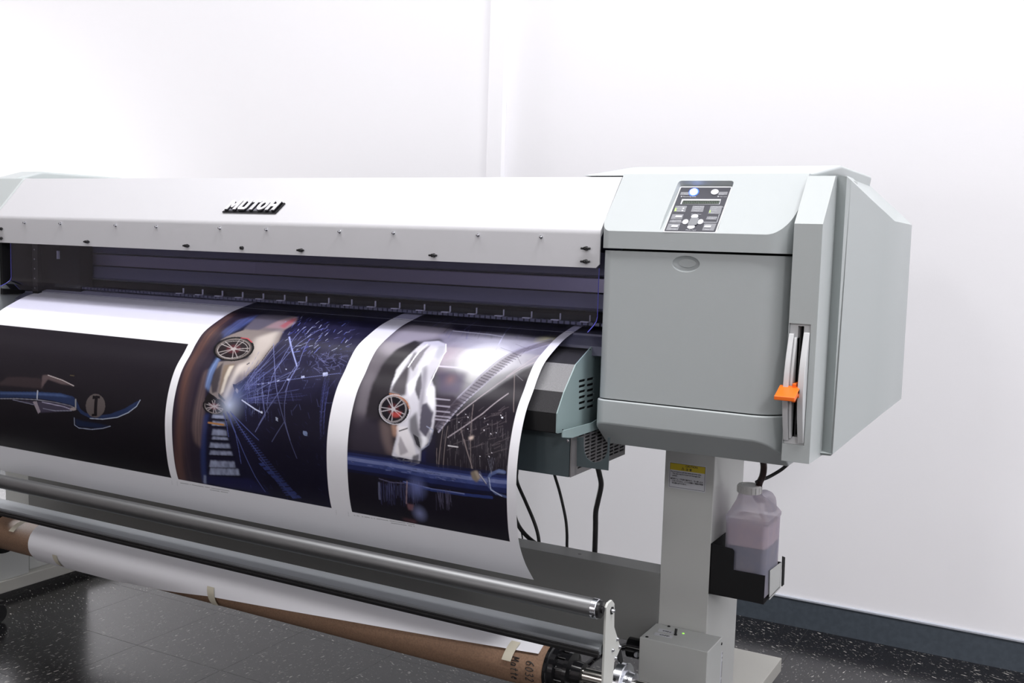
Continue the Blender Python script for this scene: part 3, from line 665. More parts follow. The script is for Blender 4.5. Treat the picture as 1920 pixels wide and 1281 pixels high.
for i, w_ in enumerate(['●廃液チューブを折り曲げたり、引っ張ったり', 'しないで下さい。インクが漏れて製品が故障', 'する恐れがあります。']):
    text('label_text', w_, (x0+.0045+(.003 if i else 0), yy-.0003, zz1-.0365-.0046*i), (1, 0, 0), (0, 0, 1), .0037, M['ink'], lab, bold=.00008, sx=.92, **tk)
# bottle bracket on the column
bx1 = -.528; zb0 = .4
bm = B(); prism(bm, [(-.642, 2.05, .4035), (bx1, 2.05, zb0), (bx1, 2.05, .4598), (-.5935, 2.05, .4600), (-.5935, 2.05, .4995), (-.598, 2.05, .5035), (-.642, 2.05, .507)], (0, .002, 0))
box(bm, -.642, bx1, 2.052, 2.178, zb0, zb0+.002)
prism(bm, [(bx1-.002, 2.072, zb0), (bx1-.002, 2.072, .468), (bx1-.002, 2.080, .470), (bx1-.002, 2.135, .470), (bx1-.002, 2.140, .462), (bx1-.002, 2.172, .418), (bx1-.002, 2.172, zb0)], (.002, 0, 0)) if False else None
box(bm, -.643, -.641, 2.05, 2.178, zb0, .507)
box(bm, -.60, bx1, 2.176, 2.178, zb0, .455)
fin('bottle_bracket', bm, M['blackm'], ST, label='matte black sheet metal bottle bracket')
Z8 = lambda x, y: (1220+x*.26549, 840+y*.26549)
bm = B(); prism(bm, [at(*Z8(*p), X=bx1) for p in [(845, 868), (925, 808), (918, 990), (840, 1075)]], (-.002, 0, 0)); fin('bracket_flap', bm, M['boxp'], ST, bevel=.0006)
bm = B(); prism(bm, [at(*Z8(*p), X=bx1-.012) for p in [(928, 765), (944, 772), (936, 965), (922, 978)]], (.002, 0, 0)); fin('bracket_tab', bm, M['blackm'], ST)

# ------------------------------------------------------------------ waste bottle
bx0, bxr, by0, by1 = -.6185, -.531, 2.058, 2.171
BO = root('waste_ink_bottle', 'milky plastic waste bottle with bluish ink residue in a black bracket on the column', 'bottle', ((bx0+bxr)/2, (by0+by1)/2, .403))
def rr_ring(x0, x1, y0, y1, z, r, n=5):
    out = []
    for cx, cy, a0 in ((x1-r, y0+r, -90), (x1-r, y1-r, 0), (x0+r, y1-r, 90), (x0+r, y0+r, 180)):
        for i in range(n+1):
            a = math.radians(a0+90*i/n); out.append(Vector((cx+r*math.cos(a), cy+r*math.sin(a), z)))
    return out
def loft(bm, rings, cap0=True, cap1=True):
    V = [[bm.verts.new(p) for p in r] for r in rings]; n = len(V[0])
    for a, c in zip(V, V[1:]):
        for i in range(n): bm.faces.new((a[i], a[(i+1) % n], c[(i+1) % n], c[i]))
    if cap0: bm.faces.new(V[0][::-1])
    if cap1: bm.faces.new(V[-1])
    return bm
def neck(r, z, cx, cy, n=24):
    # same vertex order as rr_ring: starts at -90 deg of the right-front corner
    out = []
    for k, a0 in enumerate((-90, 0, 90, 180)):
        for i in range(6): out.append(Vector((cx+r*math.cos(math.radians(a0+i*90/5.6+2)), cy+r*math.sin(math.radians(a0+i*90/5.6+2)), z)))
    return out
ncx, ncy = -.582, 2.098
zs = .5655
rings = [rr_ring(bx0+.004, bxr-.004, by0+.004, by1-.004, .403, .010), rr_ring(bx0, bxr, by0, by1, .408, .012), rr_ring(bx0, bxr, by0, by1, zs-.008, .012), rr_ring(bx0-.0015, bxr+.0015, by0-.0015, by1+.0015, zs-.004, .012), rr_ring(bx0-.0015, bxr+.0015, by0-.0015, by1+.0015, zs+.002, .012),
         rr_ring(bx0+.004, bxr-.004, by0+.003, by1-.006, zs+.012, .014), rr_ring(bx0+.014, bxr-.014, by0+.010, by1-.042, zs+.034, .018), neck(.0215, zs+.046, ncx, ncy), neck(.0205, .628, ncx, ncy)]
bm = B(); loft(bm, rings); bot = fin('bottle_body', bm, M['bottle'], BO, smooth=25, label='milky translucent body')
# handle hump behind the neck
bm = B(); sweep(bm, [(ncx+.012, 2.125, .600), (ncx+.020, 2.145, .600), (ncx+.026, 2.162, .590), (ncx+.028, 2.168, .566)], .013, 14); fin('bottle_handle', bm, M['bottle'], BO, smooth=40)
def shrink(r, d): return [Vector((p.x+(d if p.x < (bx0+bxr)/2 else -d), p.y+(d if p.y < (by0+by1)/2 else -d), p.z)) for p in r]
bm = B(); loft(bm, [shrink(rr_ring(bx0, bxr, by0, by1, .4055, .012), .002), shrink(rr_ring(bx0, bxr, by0, by1, .508, .012), .002)]); fin('liquid', bm, M['liq'], BO, smooth=30, label='bluish grey liquid')
bm = B(); loft(bm, [shrink(rr_ring(bx0, bxr, by0, by1, .509, .012), .002), shrink(rr_ring(bx0, bxr, by0, by1, .554, .012), .002)], True, True); fin('ink_film', bm, M['liqp'], BO, smooth=30, label='pinkish ink film')
bm = B(); n = 40; cz = .614
prof = [(0, .0245), (.014, .0245), (.0165, .023), (.0168, .015), (.0155, .0145)]
lathe(bm, (ncx, ncy, cz), (0, 0, 1), prof, n)
for i in range(18):
    a = 2*math.pi*i/18; p = Vector((ncx+.0248*math.cos(a), ncy+.0248*math.sin(a), cz+.001)); t_ = Vector((-math.sin(a), math.cos(a), 0))*.0014; o_ = Vector((math.cos(a), math.sin(a), 0))*.0012
    prism(bm, [p-t_-o_, p+t_-o_, p+t_+o_*.6, p-t_+o_*.6], (0, 0, .0125))
fin('bottle_cap', bm, M['cap'], BO, smooth=30, label='white ribbed screw cap')
# drain hose and thin cord
hz = [at(1427, 850, Y=2.07), at(1432, 872, Y=2.08), at(1430, 892, Y=2.09), at(1424, 906, Y=2.10), at(1420, 925, Y=2.10)]
tag(fin('drain_hose', sweep(B(), [hz[0]+Vector((0, 0, .02))]+hz, .0068, 16), M['drain'], smooth=60), 'dark brown drain hose running from the cabinet into the bottle cap', 'hose')
cz_ = [at(1480, 868, Y=2.12), at(1466, 880, Y=2.115), at(1450, 890, Y=2.11), at(1436, 897, Y=2.10), at(1424, 900, Y=2.09), at(1417, 903, Y=2.085), at(1419, 907, Y=2.08)]
tag(fin('thin_cord', sweep(B(), [cz_[0]+Vector((.01, .0, .012))]+cz_, lambda t: .0035 if t < .72 else .0016, 10), M['cable'], smooth=60), 'thin black cord hooked to the white bottle cap', 'cord')

# ------------------------------------------------------------------ take-up unit: roller, lower bar, arm, shaft, drive box
TU = root('media_take_up_unit', 'metal roller and bar on an ivory arm with a grey drive box', 'take-up unit', (-1.6, 1.75, 0))
RY = 1.615
ra, rb_ = at(1125, 1123.3, Y=RY), at(1131, 1163.8, Y=RY)
rad = .0168; rz = at(1128, 1143.5, Y=RY).z; rxr = -.7090
rol = fin('tension_roller', cyl(B(), (-2.62, RY, rz), (rxr, RY, rz), rad, n=64), M['alu'], TU, smooth=40, label='long brushed aluminium roller')
bm = B(); lathe(bm, (rxr-.001, RY, rz), (1, 0, 0), [(0, rad+.0006), (.0095, rad+.0006), (.0105, rad-.001)], 48); fin('roller_end_ring', bm, M['chrome'], rol, smooth=40)
bm = B(); lathe(bm, (rxr+.0095, RY, rz), (1, 0, 0), [(0, rad-.001), (.005, rad-.0015), (.0055, .006), (.0085, .006)], 40); fin('roller_end_cap', bm, M['black'], rol, smooth=40)
fin('set_screw_hole', cyl(B(), (rxr+.005, RY-rad*.93, rz-rad*.55), (rxr+.005, RY-rad*.97, rz-rad*.57), .002, n=12), M['black'], rol)
# lower bar: flat grooved profile
by = RY+.001
pr = [(by, .4115), (by-.003, .4135), (by-.003, .4175), (by, .420), (by+.020, .4225), (by+.056, .421), (by+.060, .417), (by+.060, .405), (by+.004, .405), (by+.001, .4075), (by+.004, .4090)]
fin('guide_bar', prism(B(), [(-2.62, y, z) for y, z in pr], (2.62-.696, 0, 0)), M['alu2'], TU, smooth=20, label='flat grooved metal guide bar')
bm = B(); prism(bm, [(-2.62, y, z) for y, z in [(by-.004, .402), (by-.0045, .4075), (by-.002, .4105), (by-.0045, .4125), (by-.002, .4155), (by+.002, .4155), (by+.01, .402)]], (2.62-.6965, 0, 0)); fin('bar_rubber_strip', bm, M['black'], TU, label='black grooved rubber edge')
# arm plate
XA = -.690; ap = [(1137, 1140), (1141, 1131), (1148, 1125.5), (1152.5, 1132), (1152, 1176), (1164, 1215), (1152, 1243), (1148, 1290), (1144, 1400), (1124, 1400), (1131, 1290), (1135, 1200)]
arm = fin('roller_arm', prism(B(), [at(x, y, X=XA) for x, y in ap], (-.0045, 0, 0)), M['arm'], TU, bevel=.0008, label='ivory painted arm plate')
Z3 = lambda x, y: (1040+x/6.375, 1080+y/6.375)
def bolt(x, y, r=.0033, ln=.003, m='chrome', X=XA): return fin('bolt', lathe(B(), at(*Z3(x, y), X=X), (1, 0, 0), [(-.001, r*1.25), (.0006, r*1.25), (.0008, r), (ln, r*.8), (ln+.0006, r*.4)], 18), M[m], arm, smooth=40)
fin('bolt_washer', cyl(B(), at(*Z3(682, 415), X=XA), at(*Z3(682, 415), X=XA)+Vector((.0012, 0, 0)), .0075, n=6), M['black'], arm); bolt(680, 415, .0038, .006)
for p in ((745, 757), (773, 850), (690, 888), (724, 985)): bolt(*p)
bm = B(); prism(bm, [at(*Z3(x, y), X=XA-.0045) for x, y in [(745, 870), (790, 860), (820, 1020), (800, 1055), (730, 940)]], (-.003, 0, 0)); fin('arm_bracket', bm, M['blackm'], TU)
# shaft, flange, collar
AY, AZ = 1.7533, .300
sh = fin('take_up_shaft', cyl(B(), (-.80, AY, AZ), (-.60, AY, AZ), .0148, n=48), M['steel'], TU, smooth=40, label='polished steel shaft')
bm = B(); lathe(bm, (-.8515, AY, AZ), (1, 0, 0), [(0, .047), (.006, .0475), (.008, .043), (.018, .043), (.020, .034), (.034, .034), (.036, .038), (.044, .038), (.046, .024), (.066, .022), (.067, .016)], 56); fin('core_flange', bm, M['gloss'], TU, smooth=35, label='gloss black core flange')
bm = B()
for i in range(10):
    a = 2*math.pi*i/10+.2; d_ = Vector((0, math.cos(a), math.sin(a))); sweep(bm, [Vector((-.832, AY, AZ))+d_*.036, Vector((-.812, AY, AZ))+d_*.036], .002, 8, smooth=False)
fin('flange_rib', bm, M['gloss'], TU, smooth=40)
bm = B(); lathe(bm, (-.716, AY, AZ), (1, 0, 0), [(0, .030), (.0015, .041), (.016, .041), (.018, .0395), (.019, .028), (.034, .026), (.035, .02)], 56); clr = fin('clamp_collar', bm, M['chrome'], TU, smooth=35, label='bright turned metal collar')
bm = B(); cyl(bm, (-.708, AY-.034, AZ+.0215), (-.708, AY-.0356, AZ+.0226), .003, n=14); fin('collar_screw', bm, M['black'], clr)
text('collar_mark', 'S', (-.693, AY-.0205, AZ+.0195), (1, 0, 0), (0, .72, .69), .012, M['ink'], clr)
bm = B(); cyl(bm, (-.79, 1.99, .275), (-.7545, 1.99, .275), .021, n=20); gk = fin('drive_gear', bm, M['gloss'], TU, smooth=40); fin('gear_shaft', cyl(B(), (-.775, 1.985, .272), (-.762, 1.964, .272), .006, n=16), M['chrome'], gk)
# drive box
DX0, DX1, DY0, DY1, DZ = -.7536, -.6088, 1.9545, 2.0485, .3154
db = fin('drive_box', box(B(), DX0, DX1, DY0, DY1, zt, DZ), M['boxp'], TU, bevel=.0018, label='grey drive box with a toggle switch')
ZQ = lambda x, y: (1160+x/6, 1140+y/6)
def T6(x, y): return at(*ZQ(x, y), Z=DZ)
for w_, c_ in (('ON', [(458, 232), (622, 268), (612, 300), (440, 262)]), ('OFF', [(412, 275), (610, 318), (598, 345), (395, 302)])):
    P = [T6(*p) for p in c_]; o_ = fin('switch_label', prism(B(), P, (0, 0, .0003)), M['lblw'], db, label='small label reading '+w_)
    cm = (P[0]+P[1]+P[2]+P[3])/4; text('switch_text', w_, (cm.x+.002, cm.y-.0028, DZ+.0004), (1, 0, 0), (0, 1, 0), .008, M['ink'], o_, align='CENTER', sx=1.5, bold=.0002)
tg = T6(640, 305); fin('toggle_switch', sweep(B(), [tg, tg+Vector((0, .001, .006)), tg+Vector((0, .003, .0125))], lambda t: .0022+.0008*t, 12), M['black'], db, smooth=60)
fin('switch_nut', cyl(B(), tg, tg+Vector((0, 0, .001)), .0035, n=16), M['blackm'], db)
gl_ = T6(727, 290); fin('status_led', lathe(B(), gl_, (0, 0, 1), [(0, .0026), (.001, .0024), (.0016, .001)], 16), M['green'], db, smooth=60, label='small green light')
for p in ((565, 210), (318, 328)): q_ = T6(*p); fin('box_screw', lathe(B(), q_, (0, 0, 1), [(0, .0034), (.001, .0032), (.0015, .0015)], 14), M['blackm'], db, smooth=40)
fin('box_screw', lathe(B(), at(*ZQ(1157, 405), X=DX1), (1, 0, 0), [(0, .003), (.001, .0028), (.0015, .0012)], 14), M['blackm'], db, smooth=40)
sq = [at(*ZQ(*p), X=DX1) for p in [(1168, 465), (1255, 398), (1235, 900), (1145, 960)]]
yS0, yS1 = sq[0].y, min(sq[1].y, DY1-.002); zS1, zS0 = sq[0].z-.004, .12
sl_ = fin('rating_sticker', box(B(), DX1, DX1+.0003, yS0, yS1, zS0, zS1), M['lblw'], db, label='white sticker full of small print')
bm = B(); z_ = zS1-.003; k = 0
while z_ > zS0+.004:
    w_ = (yS1-yS0)*(random.uniform(.6, .92)); box(bm, DX1+.0003, DX1+.0004, yS0+.003, yS0+.003+w_, z_-.0011, z_)
    z_ -= (.0075 if k in (1, 3, 17) else .0024); k += 1
fin('small_print', bm, M['ink'], sl_)
# left drive side support
fin('left_support', box(B(), -2.93, at(43, 1078, Z=zt).x, 1.70, 2.03, zt, .24), M['boxp'], TU, bevel=.002)
fin('left_flange', lathe(B(), (-2.492, AY, AZ), (-1, 0, 0), [(0, .046), (.004, .060), (.02, .060), (.022, .03), (.06, .03)], 48), M['gloss'], TU, smooth=35)

# ------------------------------------------------------------------ cardboard tube and its sheet
TR = .0455; TX0, TX1 = -2.490, -.853
TB = root('cardboard_core', 'long brown cardboard tube held by the take-up unit below the printer', 'tube', (-1.67, AY, AZ-TR))
bm = B(); n = 64
def ringX(x, r): return [Vector((x, AY+r*math.cos(2*math.pi*i/n), AZ+r*math.sin(2*math.pi*i/n))) for i in range(n)]
loft(bm, [ringX(TX0, TR-.006), ringX(TX0, TR-.0005), ringX(TX0+.0008, TR), ringX(TX1-.0008, TR), ringX(TX1, TR-.0005), ringX(TX1, TR-.006)], True, True)
tube = fin('tube_wall', bm, M['card'], TB, smooth=35)
def CP(x, th_, r): a = math.radians(th_); return Vector((x, AY-r*math.cos(a), AZ+r*math.sin(a)))
def patch(nm, corners, r, m, parent, n1=10, n2=14, t=.0003):
    # corners: (x,theta) tl,tr,br,bl on the cylinder
    bm = B(); G = []
    for i in range(n1+1):
        u = i/n1; row = []
        for j in range(n2+1):
            v = j/n2; x = (corners[0][0]*(1-u)+corners[1][0]*u)*(1-v)+(corners[3][0]*(1-u)+corners[2][0]*u)*v
            th_ = (corners[0][1]*(1-u)+corners[1][1]*u)*(1-v)+(corners[3][1]*(1-u)+corners[2][1]*u)*v
            row.append((x, th_))
        G.append(row)
    for rr, fl_ in ((r, 0), (r+t, 1)):
        V = [[bm.verts.new(CP(x, th_, rr)) for x, th_ in row] for row in G]
        for i in range(n1):
            for j in range(n2): bm.faces.new((V[i][j], V[i+1][j], V[i+1][j+1], V[i][j+1]))
    return fin(nm, bm, m, parent, smooth=60)
def tapep(nm, lab_, x0, x1, t0, t1, sk=0):
    return tag(patch(nm, [(x0+sk, t1), (x1+sk, t1), (x1, t0), (x0, t0)], TR+.0044, M['tape'], None), lab_, 'tape', 'masking tape pieces on the cardboard tube')
# white sheet: lower edge climbs from the underside (left) to the upper front (right)
def Xof(px_, py_): return at(px_, py_, Y=AY-TR*.7).x
key = [(Xof(62, 1010), -68), (Xof(240, 1070), -56), (Xof(400, 1105), -14), (Xof(640, 1152), 12), (Xof(830, 1190), 29), (-.866, 46)]
def tlow(x):
    for (a, p), (c, q_) in zip(key, key[1:]):
        if x <= c: return p+(q_-p)*max(0, (x-a)/(c-a))
    return key[-1][1]
bm = B(); NX, NT = 120, 26; V = []
for rr in (TR+.0012, TR+.0016):
    g = []
    for i in range(NX+1):
        x = key[0][0]+(-.866-key[0][0])*i/NX; lo = tlow(x); row = []
        for j in range(NT+1):
            th_ = 150+(lo-150)*j/NT; lift = .0022*max(0, (j/NT-.86)/.14)**2*(1 if x > -2.0 else 2.2)
            row.append(bm.verts.new(CP(x, th_, rr+lift)))
        g.append(row)
    V.append(g)
for g in V:
    for i in range(NX):
        for j in range(NT): bm.faces.new((g[i][j], g[i+1][j], g[i+1][j+1], g[i][j+1]))
a, c = V
for i in range(NX): bm.faces.new((a[i][NT], a[i+1][NT], c[i+1][NT], c[i][NT]))
for j in range(NT): bm.faces.new((a[0][j], a[0][j+1], c[0][j+1], c[0][j])); bm.faces.new((a[NX][j], a[NX][j+1], c[NX][j+1], c[NX][j]))
tag(fin('white_paper_sheet', bm, M['white'], smooth=60), 'white paper sheet taped slantwise along the brown cardboard tube', 'paper')
tag(patch('paper_offcut', [(-2.49, 118), (-2.40, 112), (-2.38, 96), (-2.492, 88)], TR+.004, M['white'], None), 'small pale paper offcut lying on the left end of the tube', 'paper')
tapep('masking_tape', 'slanted masking tape strip on bare cardboard at the left end of the tube', Xof(24, 995), Xof(33, 995), 28, 75, .018)
tapep('masking_tape', 'short masking tape piece low on the white sheet near the left end', Xof(109, 1035), Xof(117, 1035), -62, -8, .0)
tapep('masking_tape', 'masking tape piece across the white sheet edge near the middle of the tube', Xof(401, 1110), Xof(414, 1110), -42, 14, -.004)
tapep('masking_tape', 'wide masking tape piece across the sheet edge at the right end of the tube', Xof(948, 1230), Xof(965, 1230), 15, 62, .008)
# handwriting: strokes in cells, letters turned a quarter clockwise
GL = {'6': [[(.8, 1), (.3, .7), (.1, .3), (.35, 0), (.75, .1), (.8, .4), (.45, .55), (.15, .35)]], '0': [[(.5, 1), (.15, .7), (.15, .25), (.5, 0), (.85, .3), (.8, .75), (.5, 1)]], '3': [[(.15, .9), (.6, 1), (.75, .75), (.4, .55), (.8, .35), (.6, .02), (.15, .1)]], '2': [[(.15, .8), (.5, 1), (.8, .75), (.5, .35), (.15, 0), (.85, .05)]],
      'M': [[(.1, 0), (.15, 1), (.5, .35), (.85, 1), (.95, 0)]], 'a': [[(.8, .5), (.4, .65), (.2, .3), (.45, 0), (.75, .25), (.8, .6), (.85, 0)]], 't': [[(.5, 1), (.45, .15), (.7, 0)], [(.15, .65), (.85, .7)]], 'e': [[(.2, .35), (.75, .4), (.6, .65), (.3, .55), (.2, .25), (.45, 0), (.8, .12)]]}
bm = B()
for word, xt, th0, hgt, wid in (('6032', -.870, 26, .017, 13.5), ('Matte', -.903, 28, .016, 12.5)):
    for i, ch in enumerate(word):
        for st in GL[ch]:
            pts = [CP(xt-hgt*(1-v)+0, th0-i*wid-u*wid*.8, TR+.0006) for u, v in st]; sweep(bm, pts, .0008, 6)
fin('marker_writing', bm, M['ink'], tube, smooth=60, label='black handwritten marker letters')

# ------------------------------------------------------------------ cables behind
for i, (pts, r, lb) in enumerate([
    ([(972, 868), (969, 885), (970, 905), (985, 940), (1000, 975), (1008, 1000), (1011, 1022), (1012, 1060)], .0042, 'black cable curving past the print edge, thick and nearest the paper'),
    ([(1036, 880), (1041, 895), (1050, 925), (1060, 970), (1063, 1000), (1063, 1030), (1064, 1075)], .0035, 'thin black cable hanging between the curved cable and the thick power cord'),
    ([(1119, 870), (1124, 890), (1127, 910), (1121, 940), (1117, 960), (1116.5, 990), (1115, 1040), (1113, 1085)], .0062, 'thick black power cord hanging rightmost behind the crossbeam'),
    ([(962, 955), (968, 977), (980, 997), (1000, 1016), (1030, 1035)], .0052, 'short black cable slanting down beside the lower print edge'),
    ([(964, 970), (972, 985), (978, 1000), (980, 1016), (981, 1040)], .0018, 'very thin black wire beside the lower print edge')]):
    tag(fin('power_cable', sweep(B(), [at(x, y, Y=2.15) for x, y in pts], r, 14), M['cable'], smooth=60), lb, 'cable')
tag(fin('floor_cable', sweep(B(), [at(1090, 1250, Z=.006), at(1105, 1240, Z=.006), at(1118, 1228, Z=.006), at(1150, 1214, Z=.006), at(1180, 1208, Z=.006)], .005, 10), M['cable'], smooth=60), 'black cable lying on the floor below the crossbeam', 'cable')

# ------------------------------------------------------------------ printed paper
XP = -.890
raw = [at(x, y, X=XP) for x, y in [(1082, 619), (1060, 635), (1040, 656), (1020.8, 681), (1009, 707), (1000, 733), (990, 760), (983.5, 783), (977.5, 812), (972.5, 845), (969, 882), (967.8, 920), (968.3, 960), (970.5, 997), (975, 1026), (985.5, 1058), (1001, 1087.6)]]
cv = [Vector((0, 2.0, .9490)), Vector((0, 1.95, .9488)), Vector((0, 1.92, .9485))]+[Vector((0, p.y, p.z)) for p in raw]
cv = catmull(cv, 16); dl = [0]
for a, c in zip(cv, cv[1:]): dl.append(dl[-1]+(c-a).length)
DL = np.array(dl); CY = np.array([p.y for p in cv]); CZ = np.array([p.z for p in cv]); LEN = dl[-1]
def P(px_, py_):
    r = ray(px_, py_); g = (CZ-H)-(r.z/r.y)*CY
    for i in range(len(g)-1, 0, -1):
        if g[i-1] > 0 >= g[i] or g[i-1] <= 0 < g[i] :
            t = g[i]/(g[i]-g[i-1]); s_ = DL[i]+(DL[i-1]-DL[i])*t; y = CY[i]+(CY[i-1]-CY[i])*t
            return (r.x*y/r.y, s_)
    k = int(np.argmin(np.abs(g))); return (r.x*CY[k]/r.y, DL[k])
XA0 = -2.505
xs = [XP]
while xs[-1] > XA0: xs.append(xs[-1]-.00118*(.479*abs(xs[-1])+1.44)/1.86)
xs = np.array(xs[::-1]); NS = int(LEN/.00118); ss = np.linspace(0, LEN, NS)
GX, GS = np.meshgrid(xs, ss); C = np.empty(GX.shape+(3,)); C[:] = (.88, .88, .92)
def noise(shape_u, shape_v, seed=0, oct_=3):
    r_ = np.random.default_rng(seed); out = np.zeros(GX.shape)
    u = (GX-XA0)/shape_u; v = GS/shape_v; amp = 1; tot = 0
    for o in range(oct_):
        t = r_.random((257, 257)); iu, iv = np.floor(u).astype(int), np.floor(v).astype(int); fu, fv = u-iu, v-iv; fu, fv = fu*fu*(3-2*fu), fv*fv*(3-2*fv)
        g = lambda a, b_: t[a % 257, b_ % 257]
        out += amp*((g(iu, iv)*(1-fu)+g(iu+1, iv)*fu)*(1-fv)+(g(iu, iv+1)*(1-fu)+g(iu+1, iv+1)*fu)*fv); tot += amp; amp *= .5; u *= 2; v *= 2
    return out/tot
def sub(pts, pad):
    a = np.array(pts); i0, i1 = np.searchsorted(xs, [a[:, 0].min()-pad, a[:, 0].max()+pad]); j0, j1 = np.searchsorted(ss, [a[:, 1].min()-pad, a[:, 1].max()+pad])
    return slice(max(0, j0-1), j1+1), slice(max(0, i0-1), i1+1)
def blend(sl, mask, col_):
    col_ = np.asarray(col_, float)
    C[sl] = C[sl]*(1-mask[..., None])+col_*mask[..., None]
def inpoly(x, y, pts):
    r = np.zeros(x.shape, bool); n = len(pts)
    for i in range(n):
        (x0, y0), (x1, y1) = pts[i], pts[(i+1) % n]
        if y0 == y1: continue
        r ^= ((y0 > y) != (y1 > y)) & (x < (x1-x0)*(y-y0)/(y1-y0)+x0)
    return r
def blur(m, k):
    for _ in range(2):
        for ax in (0, 1):
            c_ = np.cumsum(np.pad(m, [(k+1, k) if a == ax else (0, 0) for a in (0, 1)], mode='edge'), axis=ax)
            n_ = m.shape[ax]; m = (np.take(c_, range(2*k+1, 2*k+1+n_), ax)-np.take(c_, range(0, n_), ax))/(2*k+1)
    return m
CLIP = None
def poly(pts, col_, a=1., soft=0, pix=True, col2=None, ax=None, tex=None):
    q_ = [P(*p) for p in pts] if pix else pts; pad = .002+soft*.004
    sl = sub(q_, pad); X_, S_ = GX[sl], GS[sl]
    if X_.size == 0: return
    m = inpoly(X_, S_, q_).astype(float)
    soft = int(soft*.6+.4)
    if soft: m = blur(m, soft)
    if CLIP is not None: m = m*CLIP[sl]
    if tex is not None: m = m*tex[sl]
    if col2 is not None:
        p0_, p1_ = (P(*ax[0]), P(*ax[1])); d = np.array(p1_)-np.array(p0_); t = np.clip(((X_-p0_[0])*d[0]+(S_-p0_[1])*d[1])/(d@d), 0, 1)[..., None]
        cc = np.array(lin(*col_))*(1-t)+np.array(lin(*col2))*t
    else: cc = lin(*col_)
    blend(sl, m*a, cc)
def line(pts, w, col_, a=1., pix=True, fade=False):
    q_ = [P(*p) for p in pts] if pix else pts
    for k, ((x0, y0), (x1, y1)) in enumerate(zip(q_, q_[1:])):
        sl = sub([(x0, y0), (x1, y1)], w*2+.002); X_, S_ = GX[sl], GS[sl]
        if X_.size == 0: continue
        d = (x1-x0)**2+(y1-y0)**2+1e-12; t = np.clip(((X_-x0)*(x1-x0)+(S_-y0)*(y1-y0))/d, 0, 1)
        ds = np.hypot(X_-x0-t*(x1-x0), S_-y0-t*(y1-y0)); m = np.clip((w/2-ds)/.0007+.5, 0, 1)*min(1, w/.0009)
        if CLIP is not None: m = m*CLIP[sl]
        blend(sl, m*a, lin(*col_))
def ell(c_, rx, ry, col_, a=1., rot=0, soft=0, ring=None, n=40):
    f = lambda R: [(c_[0]+R*(rx*math.cos(t)*math.cos(rot)-ry*math.sin(t)*math.sin(rot)), c_[1]+R*(rx*math.cos(t)*math.sin(rot)+ry*math.sin(t)*math.cos(rot))) for t in [2*math.pi*i/n for i in range(n)]]
    if ring: line(f(1)+[f(1)[0]], ring, col_, a)
    else: poly(f(1), col_, a, soft)
def glow(c_, r, col_, a=1., p=2):
    x0, y0 = P(*c_); sl = sub([(x0-r, y0-r), (x0+r, y0+r)], 0); X_, S_ = GX[sl], GS[sl]; m = np.clip(1-np.hypot(X_-x0, S_-y0)/r, 0, 1)**p
    if CLIP is not None: m = m*CLIP[sl]
    blend(sl, m*a, lin(*col_))
def rect_mask(x0, x1, s0, s1):
    return ((GX > x0) & (GX < x1) & (GS > s0) & (GS < s1)).astype(float)
R_ = random.Random(3)
# ---- picture 1 (left)
sb = P(320, 896)[1]; t1 = P(349, 644.5)[1]; x1r = P(311, 766)[0]
CLIP = rect_mask(-9, x1r, t1, sb); poly([(-9, -9), (9, -9), (9, 9), (-9, 9)], (20, 15, 24), pix=False) if False else blend((slice(None), slice(None)), CLIP, lin(18, 14, 22))
tt = np.clip((GS-t1)/(sb-t1), 0, 1); C[:] = np.where((CLIP > 0)[..., None], np.array(lin(30, 26, 34))*(1-tt[..., None])+np.array(lin(14, 10, 18))*tt[..., None], C)  # gloss sheen painted in: the print black lightens towards the top
q = lambda x, y: (x*.34375, 560+y*.34375)
Q = lambda L: [q(*p) for p in L]
poly(Q([(0, 505), (80, 507), (210, 508), (330, 515), (400, 535), (420, 560), (440, 605), (470, 625), (520, 640), (600, 630), (680, 600), (730, 570), (765, 552), (745, 585), (700, 620), (640, 645), (560, 655), (490, 652), (440, 628), (410, 590), (380, 578), (300, 560), (200, 545), (80, 540), (0, 542)]), (34, 48, 84))
poly(Q([(0, 512), (200, 514), (330, 522), (395, 540), (300, 532), (150, 524), (0, 522)]), (72, 92, 136), .8, soft=2)
line(Q([(0, 546), (90, 546), (200, 552), (300, 566), (380, 584), (405, 594)]), .0016, (150, 150, 165)); line(Q([(490, 654), (560, 658), (640, 648), (700, 622), (745, 588), (765, 553)]), .0016, (190, 200, 220))
line(Q([(205, 505), (203, 545)]), .0045, (170, 175, 190)); line(Q([(413, 552), (412, 595)]), .0045, (150, 150, 150))
poly(Q([(0, 460), (40, 428), (120, 428), (225, 437), (232, 492), (120, 482), (0, 472)]), (52, 42, 46), .9, soft=2); poly(Q([(232, 418), (260, 416), (330, 440), (405, 478), (330, 465), (262, 440), (225, 490)]), (92, 78, 80), .9, soft=1)
line(Q([(262, 418), (340, 445), (402, 476)]), .002, (200, 190, 190), .8); line(Q([(384, 418), (404, 422)]), .0025, (90, 80, 60), .8)
poly(Q([(60, 555), (180, 562), (260, 560), (380, 585), (420, 605), (370, 612), (300, 618), (215, 622), (190, 575)]), (72, 66, 86), .85, soft=1); poly(Q([(178, 562), (200, 560), (222, 618), (208, 628)]), (150, 140, 150)); line(Q([(230, 565), (350, 590), (400, 610)]), .002, (170, 165, 190)); line(Q([(70, 552), (190, 580)]), .0022, (120, 120, 140)); line(Q([(235, 600), (300, 612), (390, 612)]), .0018, (140, 140, 160)); ell(q(398, 603), 6, 3, (150, 140, 140))
ell(q(521, 585), 53*.34375, 65*.34375, (92, 84, 84), rot=.05)
poly(Q([(505, 530), (545, 530), (545, 545), (533, 545), (530, 625), (530, 640), (500, 643), (500, 630), (512, 628), (516, 548), (505, 548)]), (16, 12, 18))
